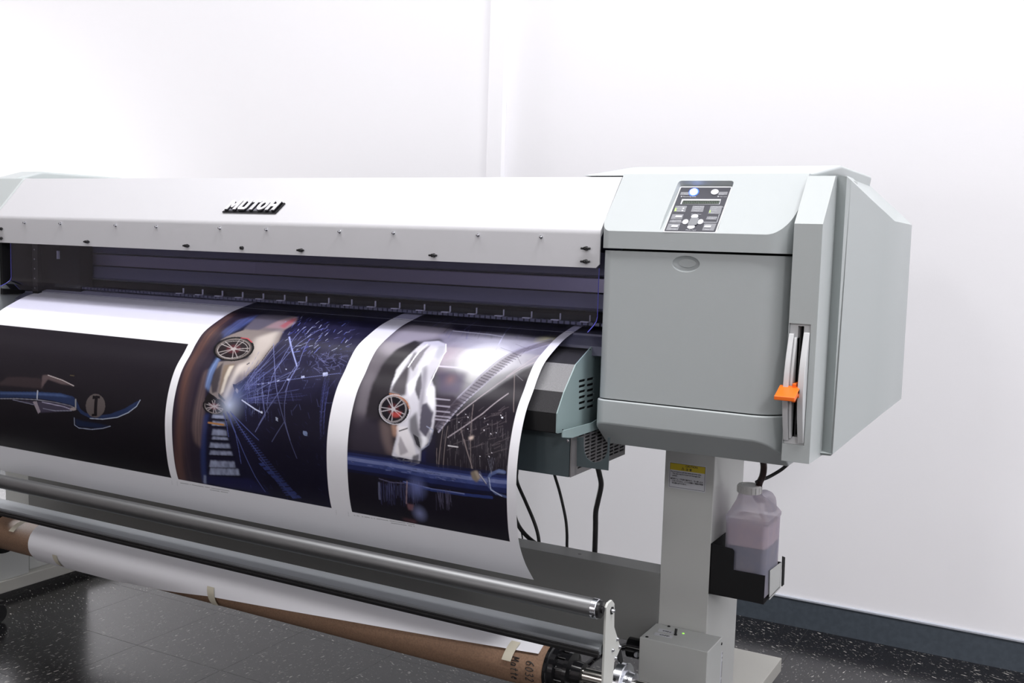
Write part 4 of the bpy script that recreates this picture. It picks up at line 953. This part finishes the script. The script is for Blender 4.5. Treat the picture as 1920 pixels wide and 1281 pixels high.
line(Q([(405, 650), (407, 690), (430, 706), (500, 714), (560, 708), (602, 696)]), .0016, (170, 180, 205)); poly(Q([(412, 655), (440, 665), (600, 694), (540, 706), (440, 700), (415, 690)]), (20, 34, 66), .9, soft=1)
# ---- picture 2
x2l, x2r = P(331.7, 725)[0], P(613, 825)[0]
CLIP = rect_mask(x2l, x2r, -1, sb); blend((slice(None), slice(None)), CLIP, lin(22, 20, 44))
k = .31224; w2 = lambda x, y: (310+x*k, 560+y*k); W = lambda L: [w2(*p) for p in L]
nz = noise(.03, .10, 5); streak = noise(.004, .09, 6, 2)
poly(W([(640, 30), (1185, 30), (1180, 250), (1080, 560), (700, 640), (450, 620), (560, 400)]), (38, 36, 66), .8, soft=14, tex=nz*1.3)
# road on the left with brown streaks
poly(W([(50, 1100), (50, 600), (120, 360), (260, 180), (420, 60), (600, 40), (560, 100), (330, 240), (260, 420), (235, 620), (240, 760), (250, 1110)]), (42, 34, 48), 1, soft=2)
poly(W([(75, 1100), (75, 700), (120, 420), (220, 240), (400, 80), (470, 60), (300, 210), (190, 360), (135, 560), (110, 800), (130, 1100)]), (120, 84, 70), .75, soft=7, tex=.3+.7*streak)
poly(W([(100, 1100), (92, 760), (150, 440), (250, 260), (420, 110), (330, 220), (215, 400), (160, 640), (150, 900), (165, 1100)]), (72, 56, 62), .6, soft=3, tex=streak)
poly(W([(160, 780), (200, 560), (235, 440), (262, 420), (235, 620), (240, 760), (215, 900), (175, 860)]), (120, 100, 98), .8, soft=5, tex=.3+.7*streak)
poly(W([(240, 530), (262, 430), (300, 370), (345, 310), (320, 390), (285, 470), (265, 560)]), (140, 168, 226), .6, soft=4, tex=.4+.8*streak); poly(W([(345, 200), (440, 130), (555, 95), (545, 120), (450, 180), (350, 240)]), (110, 128, 196), .6, soft=5, tex=.2+.8*streak)
# body of the car
poly(W([(470, 190), (560, 110), (700, 95), (800, 110), (780, 150), (715, 190), (680, 260), (620, 330), (560, 400), (480, 480), (425, 520), (400, 600), (365, 650), (330, 600), (300, 640), (265, 560), (300, 450), (320, 380), (500, 360), (520, 290), (440, 240), (330, 250)]), (128, 118, 116), 1, soft=1)
poly(W([(470, 185), (560, 100), (700, 70), (760, 105), (640, 150), (560, 190)]), (96, 92, 104), .9, soft=4)
poly(W([(600, 175), (690, 130), (790, 110), (770, 150), (715, 185), (690, 180)]), (170, 140, 142), .8, soft=5); poly(W([(688, 165), (780, 112), (785, 130), (712, 180)]), (180, 84, 92), .75, soft=3)
poly(W([(540, 240), (690, 190), (650, 270), (560, 380), (470, 460), (440, 440), (520, 340)]), (196, 186, 180), .9, soft=9)
poly(W([(440, 395), (500, 380), (430, 470), (370, 600), (350, 590), (400, 470)]), (214, 204, 196), .9, soft=5)
poly(W([(352, 400), (420, 390), (360, 520), (340, 600), (318, 570), (335, 480)]), (128, 112, 98), .95, soft=2); poly(W([(385, 405), (412, 402), (350, 560), (330, 575)]), (214, 204, 190), .9, soft=2)
poly(W([(300, 430), (350, 380), (330, 470), (310, 560), (280, 570), (275, 510)]), (62, 56, 62), .95, soft=2); poly(W([(318, 565), (360, 610), (355, 620), (320, 590)]), (30, 36, 40), .9)
line(W([(425, 515), (480, 480), (560, 400), (650, 280)]), .002, (40, 36, 46)); poly(W([(405, 512), (425, 515), (445, 545), (435, 575), (420, 560), (408, 530)]), (30, 28, 34)); poly(W([(424, 535), (440, 550), (432, 572), (421, 555)]), (150, 145, 150)); poly(W([(486, 395), (505, 383), (508, 388), (492, 398)]), (40, 40, 60))
def wheel(c_, rx, ry, rot, tyre, rim, spoke, hub=(180, 70, 80), n=6, F_=None, full=1.0):
    ell(c_, rx*1.13, ry*1.13, (14, 12, 16), rot=rot); ell(c_, rx, ry, tyre, rot=rot); ell(c_, rx*.86, ry*.86, rim, rot=rot)
    ell(c_, rx*.90, ry*.90, (150, 142, 140), ring=.0014, rot=rot)
    ell(c_, rx*.4, ry*.4, hub, .8, rot=rot, soft=1)
    for i in range(n):
        a = 2*math.pi*i/n+.3
        for da in (-.17, .17):
            e_ = (c_[0]+.85*(rx*math.cos(a+da)*math.cos(rot)-ry*math.sin(a+da)*math.sin(rot)), c_[1]+.85*(rx*math.cos(a+da)*math.sin(rot)+ry*math.sin(a+da)*math.cos(rot)))
            line([c_, e_], .0017, spoke)
    ell(c_, rx*.15, ry*.15, spoke, rot=rot)
wheel(w2(410, 303), 110*k, 64*k, -.12, (88, 80, 78), (34, 26, 30), (176, 168, 168), hub=(90, 40, 48), n=5); ell(w2(404, 306), 90*k, 50*k, (190, 184, 182), ring=.0010, rot=-.12)
line(W([(455, 236), (495, 240), (520, 262)]), .003, (186, 70, 80), .8)
wheel(w2(293, 648), 62*k, 44*k, .2, (44, 38, 42), (24, 20, 26), (170, 162, 166), hub=(120, 60, 70)); poly(W([(238, 600), (262, 565), (300, 590), (355, 640), (355, 670), (330, 640), (290, 605), (240, 640)]), (22, 18, 22))
# bright gap ahead of the car
glow(w2(385, 640), .055, (206, 216, 240), .9, 2.2); glow(w2(430, 570), .08, (110, 125, 185), .5, 2.4)
# tunnel struts
for i in range(46):
    y0 = R_.uniform(480, 700); x0 = R_.uniform(380, 430); a_ = R_.uniform(-1.05, .05); L0 = R_.uniform(60, 140); L1 = R_.uniform(180, 460)
    line(W([(x0+math.cos(a_)*L0, 620+math.sin(a_)*L0*1.1), (x0+math.cos(a_)*L1, 620+math.sin(a_)*L1*1.1)]), .0007+.0006*R_.random(), R_.choice([(90, 96, 150), (120, 126, 176), (66, 70, 120)]), .8)
for i in range(70):
    x0, y0 = R_.uniform(470, 640), R_.uniform(400, 690); line(W([(x0, y0), (x0+R_.uniform(-8, 8), y0+R_.uniform(20, 70))]), .0008, R_.choice([(84, 90, 146), (60, 64, 112), (130, 140, 190)]), .8)
for i in range(60):
    x0, y0 = R_.uniform(470, 640), R_.uniform(430, 640); line(W([(x0, y0), (x0+R_.uniform(20, 60), y0-R_.uniform(4, 16))]), .0007, (96, 102, 158), .8)
for L in ([(610, 640), (650, 450), (740, 300), (835, 170)], [(655, 430), (740, 330), (860, 230), (930, 185)], [(740, 230), (790, 410), (740, 500), (715, 640), (720, 750)], [(650, 270), (660, 480), (715, 740), (790, 960)], [(800, 380), (700, 540), (560, 760)], [(715, 740), (640, 860)], [(870, 240), (800, 400), (720, 560)], [(720, 745), (750, 850)], [(580, 500), (600, 700), (540, 800)], [(870, 210), (945, 180)]):
    line(W(L), .0013, (128, 134, 190), .85)
line(W([(745, 230), (790, 405)]), .0032, (150, 158, 210))
for i in range(130):
    x0, y0 = R_.uniform(700, 1150), R_.uniform(60, 300)*1.0; L0 = R_.uniform(5, 42); a_ = R_.uniform(-1.0, -.1); line(W([(x0, y0+30), (x0+L0*math.cos(a_), y0+30+L0*math.sin(a_))]), R_.choice([.0008, .0013, .0018]), R_.choice([(120, 130, 210), (80, 86, 170), (190, 196, 230), (96, 96, 150)]), .75)
for i in range(60):
    x0, y0 = R_.uniform(860, 1060), R_.uniform(330, 430); line(W([(x0, y0), (x0+R_.uniform(-6, 50), y0+R_.uniform(-30, 30))]), .0010, (110, 112, 160), .6)
for x0, y0, w_ in [(960, 455, 30), (826, 472, 20), (738, 487, 15), (678, 495, 12), (620, 506, 9), (586, 511, 8), (560, 515, 7), (725, 425, 8)]: poly(W([(x0-w_/2, y0-w_*.3), (x0+w_/2, y0-w_*.45), (x0+w_/2, y0+w_*.3), (x0-w_/2, y0+w_*.4)]), (176, 182, 214))
line(W([(500, 520), (640, 503), (800, 480), (1050, 448)]), .0011, (110, 116, 170))
line(W([(460, 610), (540, 665), (580, 686)]), .0025, (200, 206, 236)); poly(W([(575, 678), (583, 676), (583, 692), (575, 690)]), (220, 226, 244)); poly(W([(662, 712), (676, 716), (676, 738), (664, 732)]), (196, 206, 236)); poly(W([(826, 792), (852, 800), (853, 826), (828, 820)]), (160, 180, 226))
# left strip of lit windows below the car
for y0, h0, x1_ in [(696, 26, 350), (736, 30, 355), (784, 40, 365), (828, 22, 372), (866, 34, 385), (912, 30, 398), (972, 44, 415), (1016, 46, 440)]:
    poly(W([(285 if y0 < 860 else 272, y0), (x1_, y0+8), (x1_+6, y0+h0), (278 if y0 < 860 else 264, y0+h0-2)]), (168, 176, 206), .95, soft=1, tex=.35+.65*noise(.008, .012, int(y0), 2))
    line(W([(262, y0+h0), (x1_+20, y0+h0+8)]), .003, (14, 12, 30))
line(W([(258, 745), (350, 758)]), .004, (170, 120, 70)); poly(W([(232, 700), (262, 690), (255, 1110), (225, 1105)]), (40, 56, 110), .7, soft=3); poly(W([(232, 1060), (246, 1062), (246, 1112), (230, 1108)]), (140, 150, 180), .8, soft=1)
poly(W([(250, 1062), (520, 1085), (640, 1180), (250, 1110)]), (26, 26, 70), .8, soft=3)
for L in ([(370, 680), (440, 850), (540, 1070), (600, 1160)], [(392, 680), (500, 850), (620, 1010), (770, 1200)], [(380, 690), (420, 800), (440, 900), (455, 990)], [(400, 690), (560, 850)], [(350, 690), (370, 760), (380, 830)], [(560, 960), (640, 1040), (780, 1200)]): line(W(L), .0018, (86, 96, 160), .9)
for i in range(34):
    t = i/33; x0 = 395+t*330; y0 = 720+t*460; line(W([(x0, y0), (x0+14+t*46, y0-6+t*4)]), .0011+.0016*t, (70, 80, 142), .85)
for i in range(9):
    t = i/8; x0, y0 = 560+t*190, 990+t*195; poly(W([(x0, y0), (x0+30+22*t, y0-4), (x0+46+24*t, y0+13), (x0+16, y0+17)]), (66, 80, 150), .8)
for i in range(60):
    x0, y0 = R_.uniform(470, 980), R_.uniform(720, 1210); line(W([(x0, y0), (x0+R_.uniform(4, 26), y0+R_.uniform(6, 26))]), .0009, R_.choice([(44, 46, 92), (60, 64, 120), (34, 34, 70)]), .7)
poly(W([(640, 560), (1060, 520), (1010, 1260), (640, 1180), (560, 960), (600, 760)]), (14, 10, 24), .55, soft=30)
for i in range(90):
    x0, y0 = R_.uniform(640, 1120), R_.uniform(180, 700); L0 = R_.uniform(12, 60); a_ = R_.choice((-.95, -.12, 1.35))+R_.uniform(-.15, .15); line(W([(x0, y0), (x0+L0*math.cos(a_), y0+L0*math.sin(a_))]), .0008, R_.choice([(74, 78, 130), (54, 56, 100), (98, 104, 156)]), .6)
for i in range(16):
    x0 = R_.uniform(930, 960); line(W([(x0+30, R_.uniform(420, 560)), (x0, R_.uniform(620, 860))]), .0008, (70, 74, 130), .5)
poly(W([(380, 88), (520, 44), (700, 34), (1185, 70), (1200, 136), (960, 118), (700, 100), (520, 92)]), (16, 13, 24), .82, soft=3)
for L in ([(560, 85), (640, 40)], [(610, 90), (760, 38)], [(700, 96), (800, 45)], [(770, 100), (860, 50)], [(820, 104), (900, 60)]): line(W(L), .0016, (90, 84, 84), .6)
# ---- picture 3
x3l, x3r = P(652, 830)[0], P(951.7, 881)[0]
CLIP = rect_mask(x3l, x3r, -1, sb); blend((slice(None), slice(None)), CLIP, lin(24, 20, 32))
k3 = .34351; v3 = lambda x, y: (630+x*k3, 580+y*k3); V3 = lambda L: [v3(*p) for p in L]
nz3 = noise(.02, .02, 12)
poly(V3([(100, 560), (180, 260), (300, 130), (420, 80), (720, 70), (640, 160), (480, 170), (330, 210), (230, 360), (190, 560), (120, 640)]), (110, 104, 112), .95, soft=10)
poly(V3([(230, 210), (400, 90), (650, 80), (560, 160), (440, 180), (300, 260)]), (176, 170, 180), .7, soft=12)
poly(V3([(160, 600), (200, 410), (250, 310), (330, 220), (430, 170), (460, 180), (380, 270), (320, 360), (300, 460), (240, 500), (230, 600)]), (40, 36, 42), 1, soft=3)
poly(V3([(70, 800), (80, 640), (110, 560), (150, 580), (230, 620), (290, 720), (300, 800)]), (52, 46, 58), .8, soft=10); poly(V3([(240, 600), (300, 640), (320, 800), (280, 790), (250, 700)]), (128, 110, 108), .55, soft=7)
# right-hand interior: pale haze, beams
poly(V3([(560, 140), (640, 110), (1230, 170), (1100, 300), (860, 360), (700, 340), (560, 310), (600, 210)]), (150, 146, 162), .9, soft=6, tex=.6+.5*nz3)
poly(V3([(620, 60), (1260, 110), (1240, 165), (640, 115)]), (40, 36, 60), .9, soft=3)
for i in range(40):
    x0 = R_.uniform(640, 1230); line(V3([(x0, R_.uniform(60, 110)), (x0-R_.uniform(10, 60), R_.uniform(120, 165))]), .0012, R_.choice([(70, 66, 110), (110, 110, 150), (30, 28, 50)]), .7)
glow(v3(820, 262), .14, (250, 250, 255), 1, 1.7); glow(v3(800, 270), .06, (255, 255, 255), 1, .8)
glow(v3(1150, 165), .03, (240, 236, 190), .8, 1.2)
line(V3([(640, 118), (840, 138), (910, 150)]), .0035, (236, 236, 250), .9); line(V3([(920, 135), (870, 230)]), .0025, (225, 225, 245), .8); line(V3([(560, 310), (700, 322), (830, 340)]), .0035, (226, 222, 246), .85)
for L in ([(1180, 160), (1000, 215), (860, 300), (760, 390), (650, 500), (545, 640)], [(1190, 185), (1020, 240), (900, 330), (800, 420), (690, 520), (560, 670)]): line(V3(L), .0035, (172, 168, 186), .9)
poly(V3([(1180, 165), (1000, 220), (860, 305), (760, 395), (650, 505), (545, 640), (560, 665), (690, 515), (800, 415), (900, 325), (1020, 236), (1190, 182)]), (120, 114, 128), .8, soft=1)
for i in range(30):
    t = i/29; x0 = 560+t*420; y0 = 650-t*400+60*math.sin(t*3.1)*-.6; line(V3([(x0-14, y0-8), (x0+18+12*t, y0+6)]), .0016, (48, 42, 56), .8)
poly(V3([(545, 470), (640, 470), (690, 510), (600, 600), (535, 660)]), (54, 46, 58), .9, soft=3); poly(V3([(550, 330), (720, 345), (680, 470), (560, 460)]), (74, 60, 92), .7, soft=8); glow(v3(625, 385), .022, (150, 112, 110), .5, 1.8); glow(v3(600, 250), .05, (200, 170, 190), .4, 1)
for y0 in (488, 525, 555, 582, 600): line(V3([(540, y0), (620, y0+8)]), .003, (168, 162, 178), .8)
poly(V3([(560, 690), (640, 600), (760, 500), (900, 410), (1090, 300), (1060, 420), (1000, 600), (960, 820), (940, 900), (700, 880), (560, 860)]), (30, 24, 34), .92, soft=4)
for L in ([(1095, 285), (1000, 330), (880, 410), (760, 500), (660, 580)], [(940, 460), (800, 570), (700, 640), (610, 700)], [(1110, 250), (1030, 300), (930, 370)]): line(V3(L), .0022, (176, 166, 174), .85)
for i in range(120):
    x0, y0 = R_.uniform(570, 940), R_.uniform(560, 860); line(V3([(x0, y0), (x0+R_.uniform(-3, 3), y0+R_.uniform(20, 90))]), .0010, R_.choice([(84, 78, 86), (60, 56, 66), (118, 112, 118)]), .5)
for i in range(45):
    x0, y0 = R_.uniform(600, 930), R_.uniform(520, 800); line(V3([(x0, y0), (x0+R_.uniform(20, 60), y0-R_.uniform(8, 30))]), .0010, (110, 100, 106), .55)
for L in ([(750, 520), (740, 880)], [(590, 620), (560, 870)], [(610, 640), (585, 880)], [(680, 650), (750, 880)], [(975, 350), (970, 560)], [(700, 710), (745, 870)], [(550, 760), (552, 880)]): line(V3(L), .0015, (136, 124, 124), .75)
poly(V3([(722, 700), (750, 690), (748, 708), (730, 714)]), (220, 200, 190), .9, soft=1); ell(v3(907, 592), 2, 1.6, (235, 235, 245)); line(V3([(612, 745), (665, 752)]), .002, (200, 196, 200)); line(V3([(975, 350), (1020, 390)]), .001, (120, 116, 124))
for i in range(14): ell(v3(R_.uniform(600, 940), R_.uniform(560, 860)), 1.1, 1, (225, 222, 232))
# car body
poly(V3([(295, 450), (310, 390), (360, 300), (420, 230), (480, 178), (560, 172), (600, 190), (600, 230), (560, 310), (520, 380), (540, 440), (545, 560), (530, 660), (515, 720), (465, 770), (460, 830), (410, 855), (320, 840), (305, 800), (330, 700), (330, 640), (380, 590), (390, 500), (350, 470)]), (206, 204, 214), 1, soft=1)
poly(V3([(295, 450), (330, 380), (400, 290), (430, 230), (440, 240), (400, 330), (390, 400), (380, 470), (350, 475)]), (64, 58, 64), .95, soft=3); poly(V3([(400, 300), (450, 240), (520, 190), (470, 260), (420, 340)]), (90, 84, 92), .8, soft=2)
poly(V3([(330, 330), (400, 250), (420, 240), (370, 320), (320, 400), (305, 420)]), (235, 235, 240), .9, soft=2); line(V3([(395, 315), (440, 250), (500, 190)]), .0035, (240, 240, 246), .9)
poly(V3([(390, 410), (440, 360), (460, 300), (520, 230), (560, 210), (500, 310), (460, 380), (430, 440), (400, 480)]), (238, 238, 244), .95, soft=4)
poly(V3([(560, 200), (598, 200), (590, 240), (560, 280), (540, 260)]), (176, 176, 190), .8, soft=3); line(V3([(600, 190), (600, 230), (560, 310), (510, 410), (495, 470)]), .0022, (250, 250, 255))
poly(V3([(440, 390), (465, 340), (470, 420), (455, 500), (440, 470), (430, 440)]), (56, 52, 62), .9, soft=2); poly(V3([(470, 320), (500, 300), (495, 400), (480, 500), (455, 600), (462, 440)]), (120, 116, 130), .7, soft=3)
poly(V3([(470, 520), (500, 510), (532, 560), (520, 640), (490, 700), (455, 660), (458, 600)]), (70, 66, 82), .95, soft=2); poly(V3([(500, 430), (535, 420), (543, 520), (530, 560), (500, 510)]), (244, 244, 250), .9, soft=3); poly(V3([(440, 690), (500, 700), (505, 720), (460, 765)]), (238, 238, 244), .9, soft=1)
line(V3([(495, 640), (530, 660), (505, 740), (465, 768)]), .002, (150, 156, 180)); poly(V3([(400, 600), (440, 560), (450, 640), (470, 720), (465, 780), (430, 740), (400, 660)]), (40, 38, 46), .75, soft=3)
poly(V3([(330, 640), (385, 640), (420, 720), (440, 800), (400, 810), (340, 800), (320, 780), (345, 700)]), (226, 222, 226), .9, soft=2); poly(V3([(350, 690), (395, 780), (350, 800), (340, 740)]), (150, 144, 152), .8, soft=2); poly(V3([(420, 680), (450, 700), (462, 760), (440, 740)]), (30, 28, 36), .9); poly(V3([(300, 620), (340, 640), (330, 700), (310, 690)]), (190, 150, 130), .6, soft=3)
line(V3([(345, 665), (390, 650)]), .0022, (40, 38, 46))
wheel(v3(312, 545), 76*k3, 76*k3, .3, (120, 116, 122), (22, 18, 26), (180, 174, 180), hub=(84, 36, 42), n=5); line(V3([(295, 462), (340, 470), (385, 505), (400, 540)]), .0045, (190, 130, 100), .6); ell(v3(322, 548), 86*k3, 80*k3, (190, 188, 196), ring=.0018, rot=.3); poly(V3([(300, 565), (360, 560), (345, 590), (310, 590)]), (204, 80, 76), .55, soft=2)
ell(v3(362, 828), 52*k3, 20*k3, (90, 84, 90), rot=.12); ell(v3(362, 828), 44*k3, 15*k3, (38, 34, 40), rot=.12); ell(v3(362, 828), 50*k3, 19*k3, (210, 206, 212), ring=.0018, rot=.12)
for i in range(5): a_ = i*1.256; line([v3(362, 828), v3(362+42*math.cos(a_), 828+15*math.sin(a_))], .0018, (190, 186, 190))
poly(V3([(420, 800), (455, 790), (450, 830), (412, 845)]), (60, 56, 66), .8, soft=1); line(V3([(320, 845), (412, 856), (455, 838)]), .0022, (236, 234, 240))
poly(V3([(460, 780), (495, 760), (492, 850), (458, 850)]), (26, 30, 78), .6, soft=4); poly(V3([(500, 660), (545, 690), (545, 870), (495, 860)]), (26, 24, 52), .5, soft=4)
# blue pipe across
for wd, cc, off in ((.046, (20, 22, 52), 0), (.034, (36, 44, 92), -1), (.018, (66, 78, 134), -6), (.007, (120, 130, 176), -12)): line(V3([(68, 828+off), (300, 862+off), (520, 905+off), (735, 935+off), (860, 950+off), (935, 958+off)]), wd, cc, .75)
for i in range(70):
    t = R_.random(); x0 = 75+t*650; y0 = 815+t*105+R_.uniform(-4, 34); line(V3([(x0, y0), (x0+R_.uniform(6, 30), y0+R_.uniform(0, 6))]), .0014, R_.choice([(90, 100, 150), (18, 20, 46), (130, 138, 180)]), .5)
poly(V3([(735, 890), (765, 880), (785, 925), (768, 945), (742, 925)]), (130, 118, 104), 1, soft=1); poly(V3([(755, 885), (772, 882), (790, 920), (776, 930)]), (170, 156, 140), .8, soft=1); line(V3([(785, 890), (800, 925), (820, 955)]), .004, (80, 82, 110)); line(V3([(783, 900), (820, 950)]), .0022, (170, 172, 190))
line(V3([(830, 925), (845, 900), (890, 882), (920, 890)]), .006, (84, 98, 142)); line(V3([(832, 925), (836, 970), (870, 1005), (930, 1025)]), .0045, (78, 90, 134)); line(V3([(835, 920), (845, 985), (905, 1020)]), .0015, (190, 200, 226)); poly(V3([(868, 880), (915, 880), (922, 900), (880, 890)]), (112, 126, 166), .9, soft=1)
for a_ in (-1.9, -1.7, -1.5, -1.3): line(V3([(848, 900), (848+60*math.cos(a_), 900+90*math.sin(a_))]), .0007, (140, 140, 160), .7)
line(V3([(370, 945), (520, 985), (700, 1012), (850, 1028)]), .006, (44, 58, 116), .9); line(V3([(370, 942), (520, 980), (700, 1008)]), .0018, (130, 140, 190), .8); line(V3([(235, 925), (300, 945), (372, 950)]), .002, (96, 92, 120))
for i in range(110):
    x0 = R_.uniform(230, 470); line(V3([(x0, R_.uniform(935, 970)), (x0+2, R_.uniform(970, 1080))]), .0011, R_.choice([(60, 60, 100), (96, 98, 140), (40, 40, 76)]), .5)
glow(v3(440, 975), .03, (120, 130, 190), .7, 1.2); line(V3([(388, 940), (384, 1060)]), .003, (150, 130, 140), .8); poly(V3([(386, 1060), (425, 1068), (420, 1100), (395, 1095)]), (120, 84, 92), .9, soft=2); glow(v3(456, 1115), .022, (130, 136, 180), .9, 1.2); poly(V3([(360, 1140), (440, 1155), (435, 1170), (370, 1150)]), (96, 60, 66), .8, soft=3); line(V3([(235, 950), (238, 1035)]), .005, (110, 112, 140), .7)
for i in range(26):
    x0 = R_.uniform(545, 625); line(V3([(x0, R_.uniform(985, 1010)), (x0+R_.uniform(2, 14), R_.uniform(1040, 1100))]), .0010, (90, 86, 110), .6)
poly(V3([(420, 85), (640, 30), (1262, 96), (1245, 160), (900, 128), (640, 108), (520, 96)]), (22, 18, 32), .8, soft=3)
for L in ([(520, 100), (600, 50)], [(560, 104), (690, 45)], [(700, 112), (780, 60)], [(920, 130), (960, 90)]): line(V3(L), .0018, (110, 108, 150), .6)
for L in ([(1040, 230), (1100, 190), (1180, 170)], [(980, 190), (1040, 215), (1120, 210)], [(1000, 260), (1060, 200)], [(900, 210), (980, 240), (1010, 300)]): line(V3(L), .0009, (90, 86, 100), .7)
CLIP = None
# captions and crop ticks
for (a, c, rows_) in (((338, 905.5), (430, 921), 2), ((664, 966.5), (778, 984), 2)):
    for r_ in range(rows_):
        n = 46
        for i in range(n):
            t = i/n
            if r_ == 1 and t < .60: continue
            x0 = a[0]+(c[0]-a[0])*t; y0 = a[1]+(c[1]-a[1])*t+r_*3.6
            if R_.random() < .82: line([(x0, y0), (x0+1.6, y0+.4)], .0013, (70, 68, 74), .75)
for x0, y0 in ((322, 901), (332, 903), (630, 957), (653, 960)): line([(x0, y0), (x0+1, y0+8)], .0008, (150, 150, 155), .6)
me = bpy.data.meshes.new('printed_sheet'); ny, nx = GX.shape
co = np.empty((ny*nx, 3), np.float32); co[:, 0] = GX.ravel(); co[:, 1] = np.interp(GS.ravel(), DL, CY); co[:, 2] = np.interp(GS.ravel(), DL, CZ)
idx = np.arange(ny*nx).reshape(ny, nx); fq = np.stack([idx[:-1, :-1], idx[1:, :-1], idx[1:, 1:], idx[:-1, 1:]], -1).reshape(-1, 4)
me.vertices.add(len(co)); me.vertices.foreach_set('co', co.ravel()); me.loops.add(fq.size); me.loops.foreach_set('vertex_index', fq.ravel().astype(np.int32))
me.polygons.add(len(fq)); me.polygons.foreach_set('loop_start', np.arange(0, fq.size, 4, dtype=np.int32)); me.polygons.foreach_set('loop_total', np.full(len(fq), 4, np.int32)); me.update(calc_edges=True)
at_ = me.color_attributes.new('print', 'FLOAT_COLOR', 'POINT'); ca = np.ones((ny*nx, 4), np.float32); ca[:, :3] = C.reshape(-1, 3); at_.data.foreach_set('color', ca.ravel())
m, nt, b = node_mat('printed_photo_paper'); va = nt.nodes.new('ShaderNodeVertexColor'); va.layer_name = 'print'; nt.links.new(va.outputs['Color'], b.inputs['Base Color']); b.inputs['Roughness'].default_value = .38; b.inputs['Specular IOR Level'].default_value = .28
me.shade_smooth()
sheet = link('printed_banner', me, m); tag(sheet, 'wide white paper with three dark printed car pictures hanging from the printer', 'printout')

# ------------------------------------------------------------------ light
def area(nm, loc, target, sx, sy, power, col_=(1, 1, 1)):
    l = bpy.data.lights.new(nm, 'AREA'); l.shape = 'RECTANGLE'; l.size = sx; l.size_y = sy; l.energy = power; l.color = col_
    o = bpy.data.objects.new(nm, l); COL.objects.link(o); o.location = loc; o.rotation_euler = (Vector(target)-Vector(loc)).to_track_quat('-Z', 'Y').to_euler(); return o
area('ceiling_light', (-2.6, 1.0, ZC-.03), (-2.6, 1.0, 0), 3, .8, 130, (1, .99, 1))
area('ceiling_light', (.9, 1.2, ZC-.03), (.9, 1.2, 0), 2, .8, 175, (1, .99, 1))
area('offscreen_light', (-1.1, -1.7, 2.75), (-.9, 2.0, .9), .5, .5, 12, (1, .99, 1))
area('offscreen_light', (1.6, -1.2, 2.6), (-.4, 2.0, .9), .5, .5, 22, (1, .99, 1))
area('offscreen_light', (-1.9, -1.4, 1.3), (-1.8, 1.7, .6), .5, .5, 7, (1, .99, 1))  # low fill added to brighten the lower paper, no known lamp
area('offscreen_light', (-5.6, 2.6, .8), (-1, 3.05, .4), .6, .6, 100, (1, .99, 1))  # fill added out of view on the left to lift the lower back wall
area('offscreen_light', (2.8, 2.5, .9), (-.8, 3.05, .4), .7, .7, 12, (1, .99, 1))  # weak unseen fill added on the right for the lower wall
w = bpy.data.worlds.new('world'); S.world = w; w.use_nodes = True; w.node_tree.nodes['Background'].inputs[0].default_value = (.9, .92, 1, 1); w.node_tree.nodes['Background'].inputs[1].default_value = .3
S.view_settings.view_transform = 'Standard'; S.view_settings.look = 'None'; S.view_settings.gamma = 1; S.view_settings.exposure = 0; S.view_settings.use_curve_mapping = False
S.cycles.use_denoising = True; S.cycles.max_bounces = 10; S.cycles.transparent_max_bounces = 12; S.cycles.sample_clamp_indirect = 4
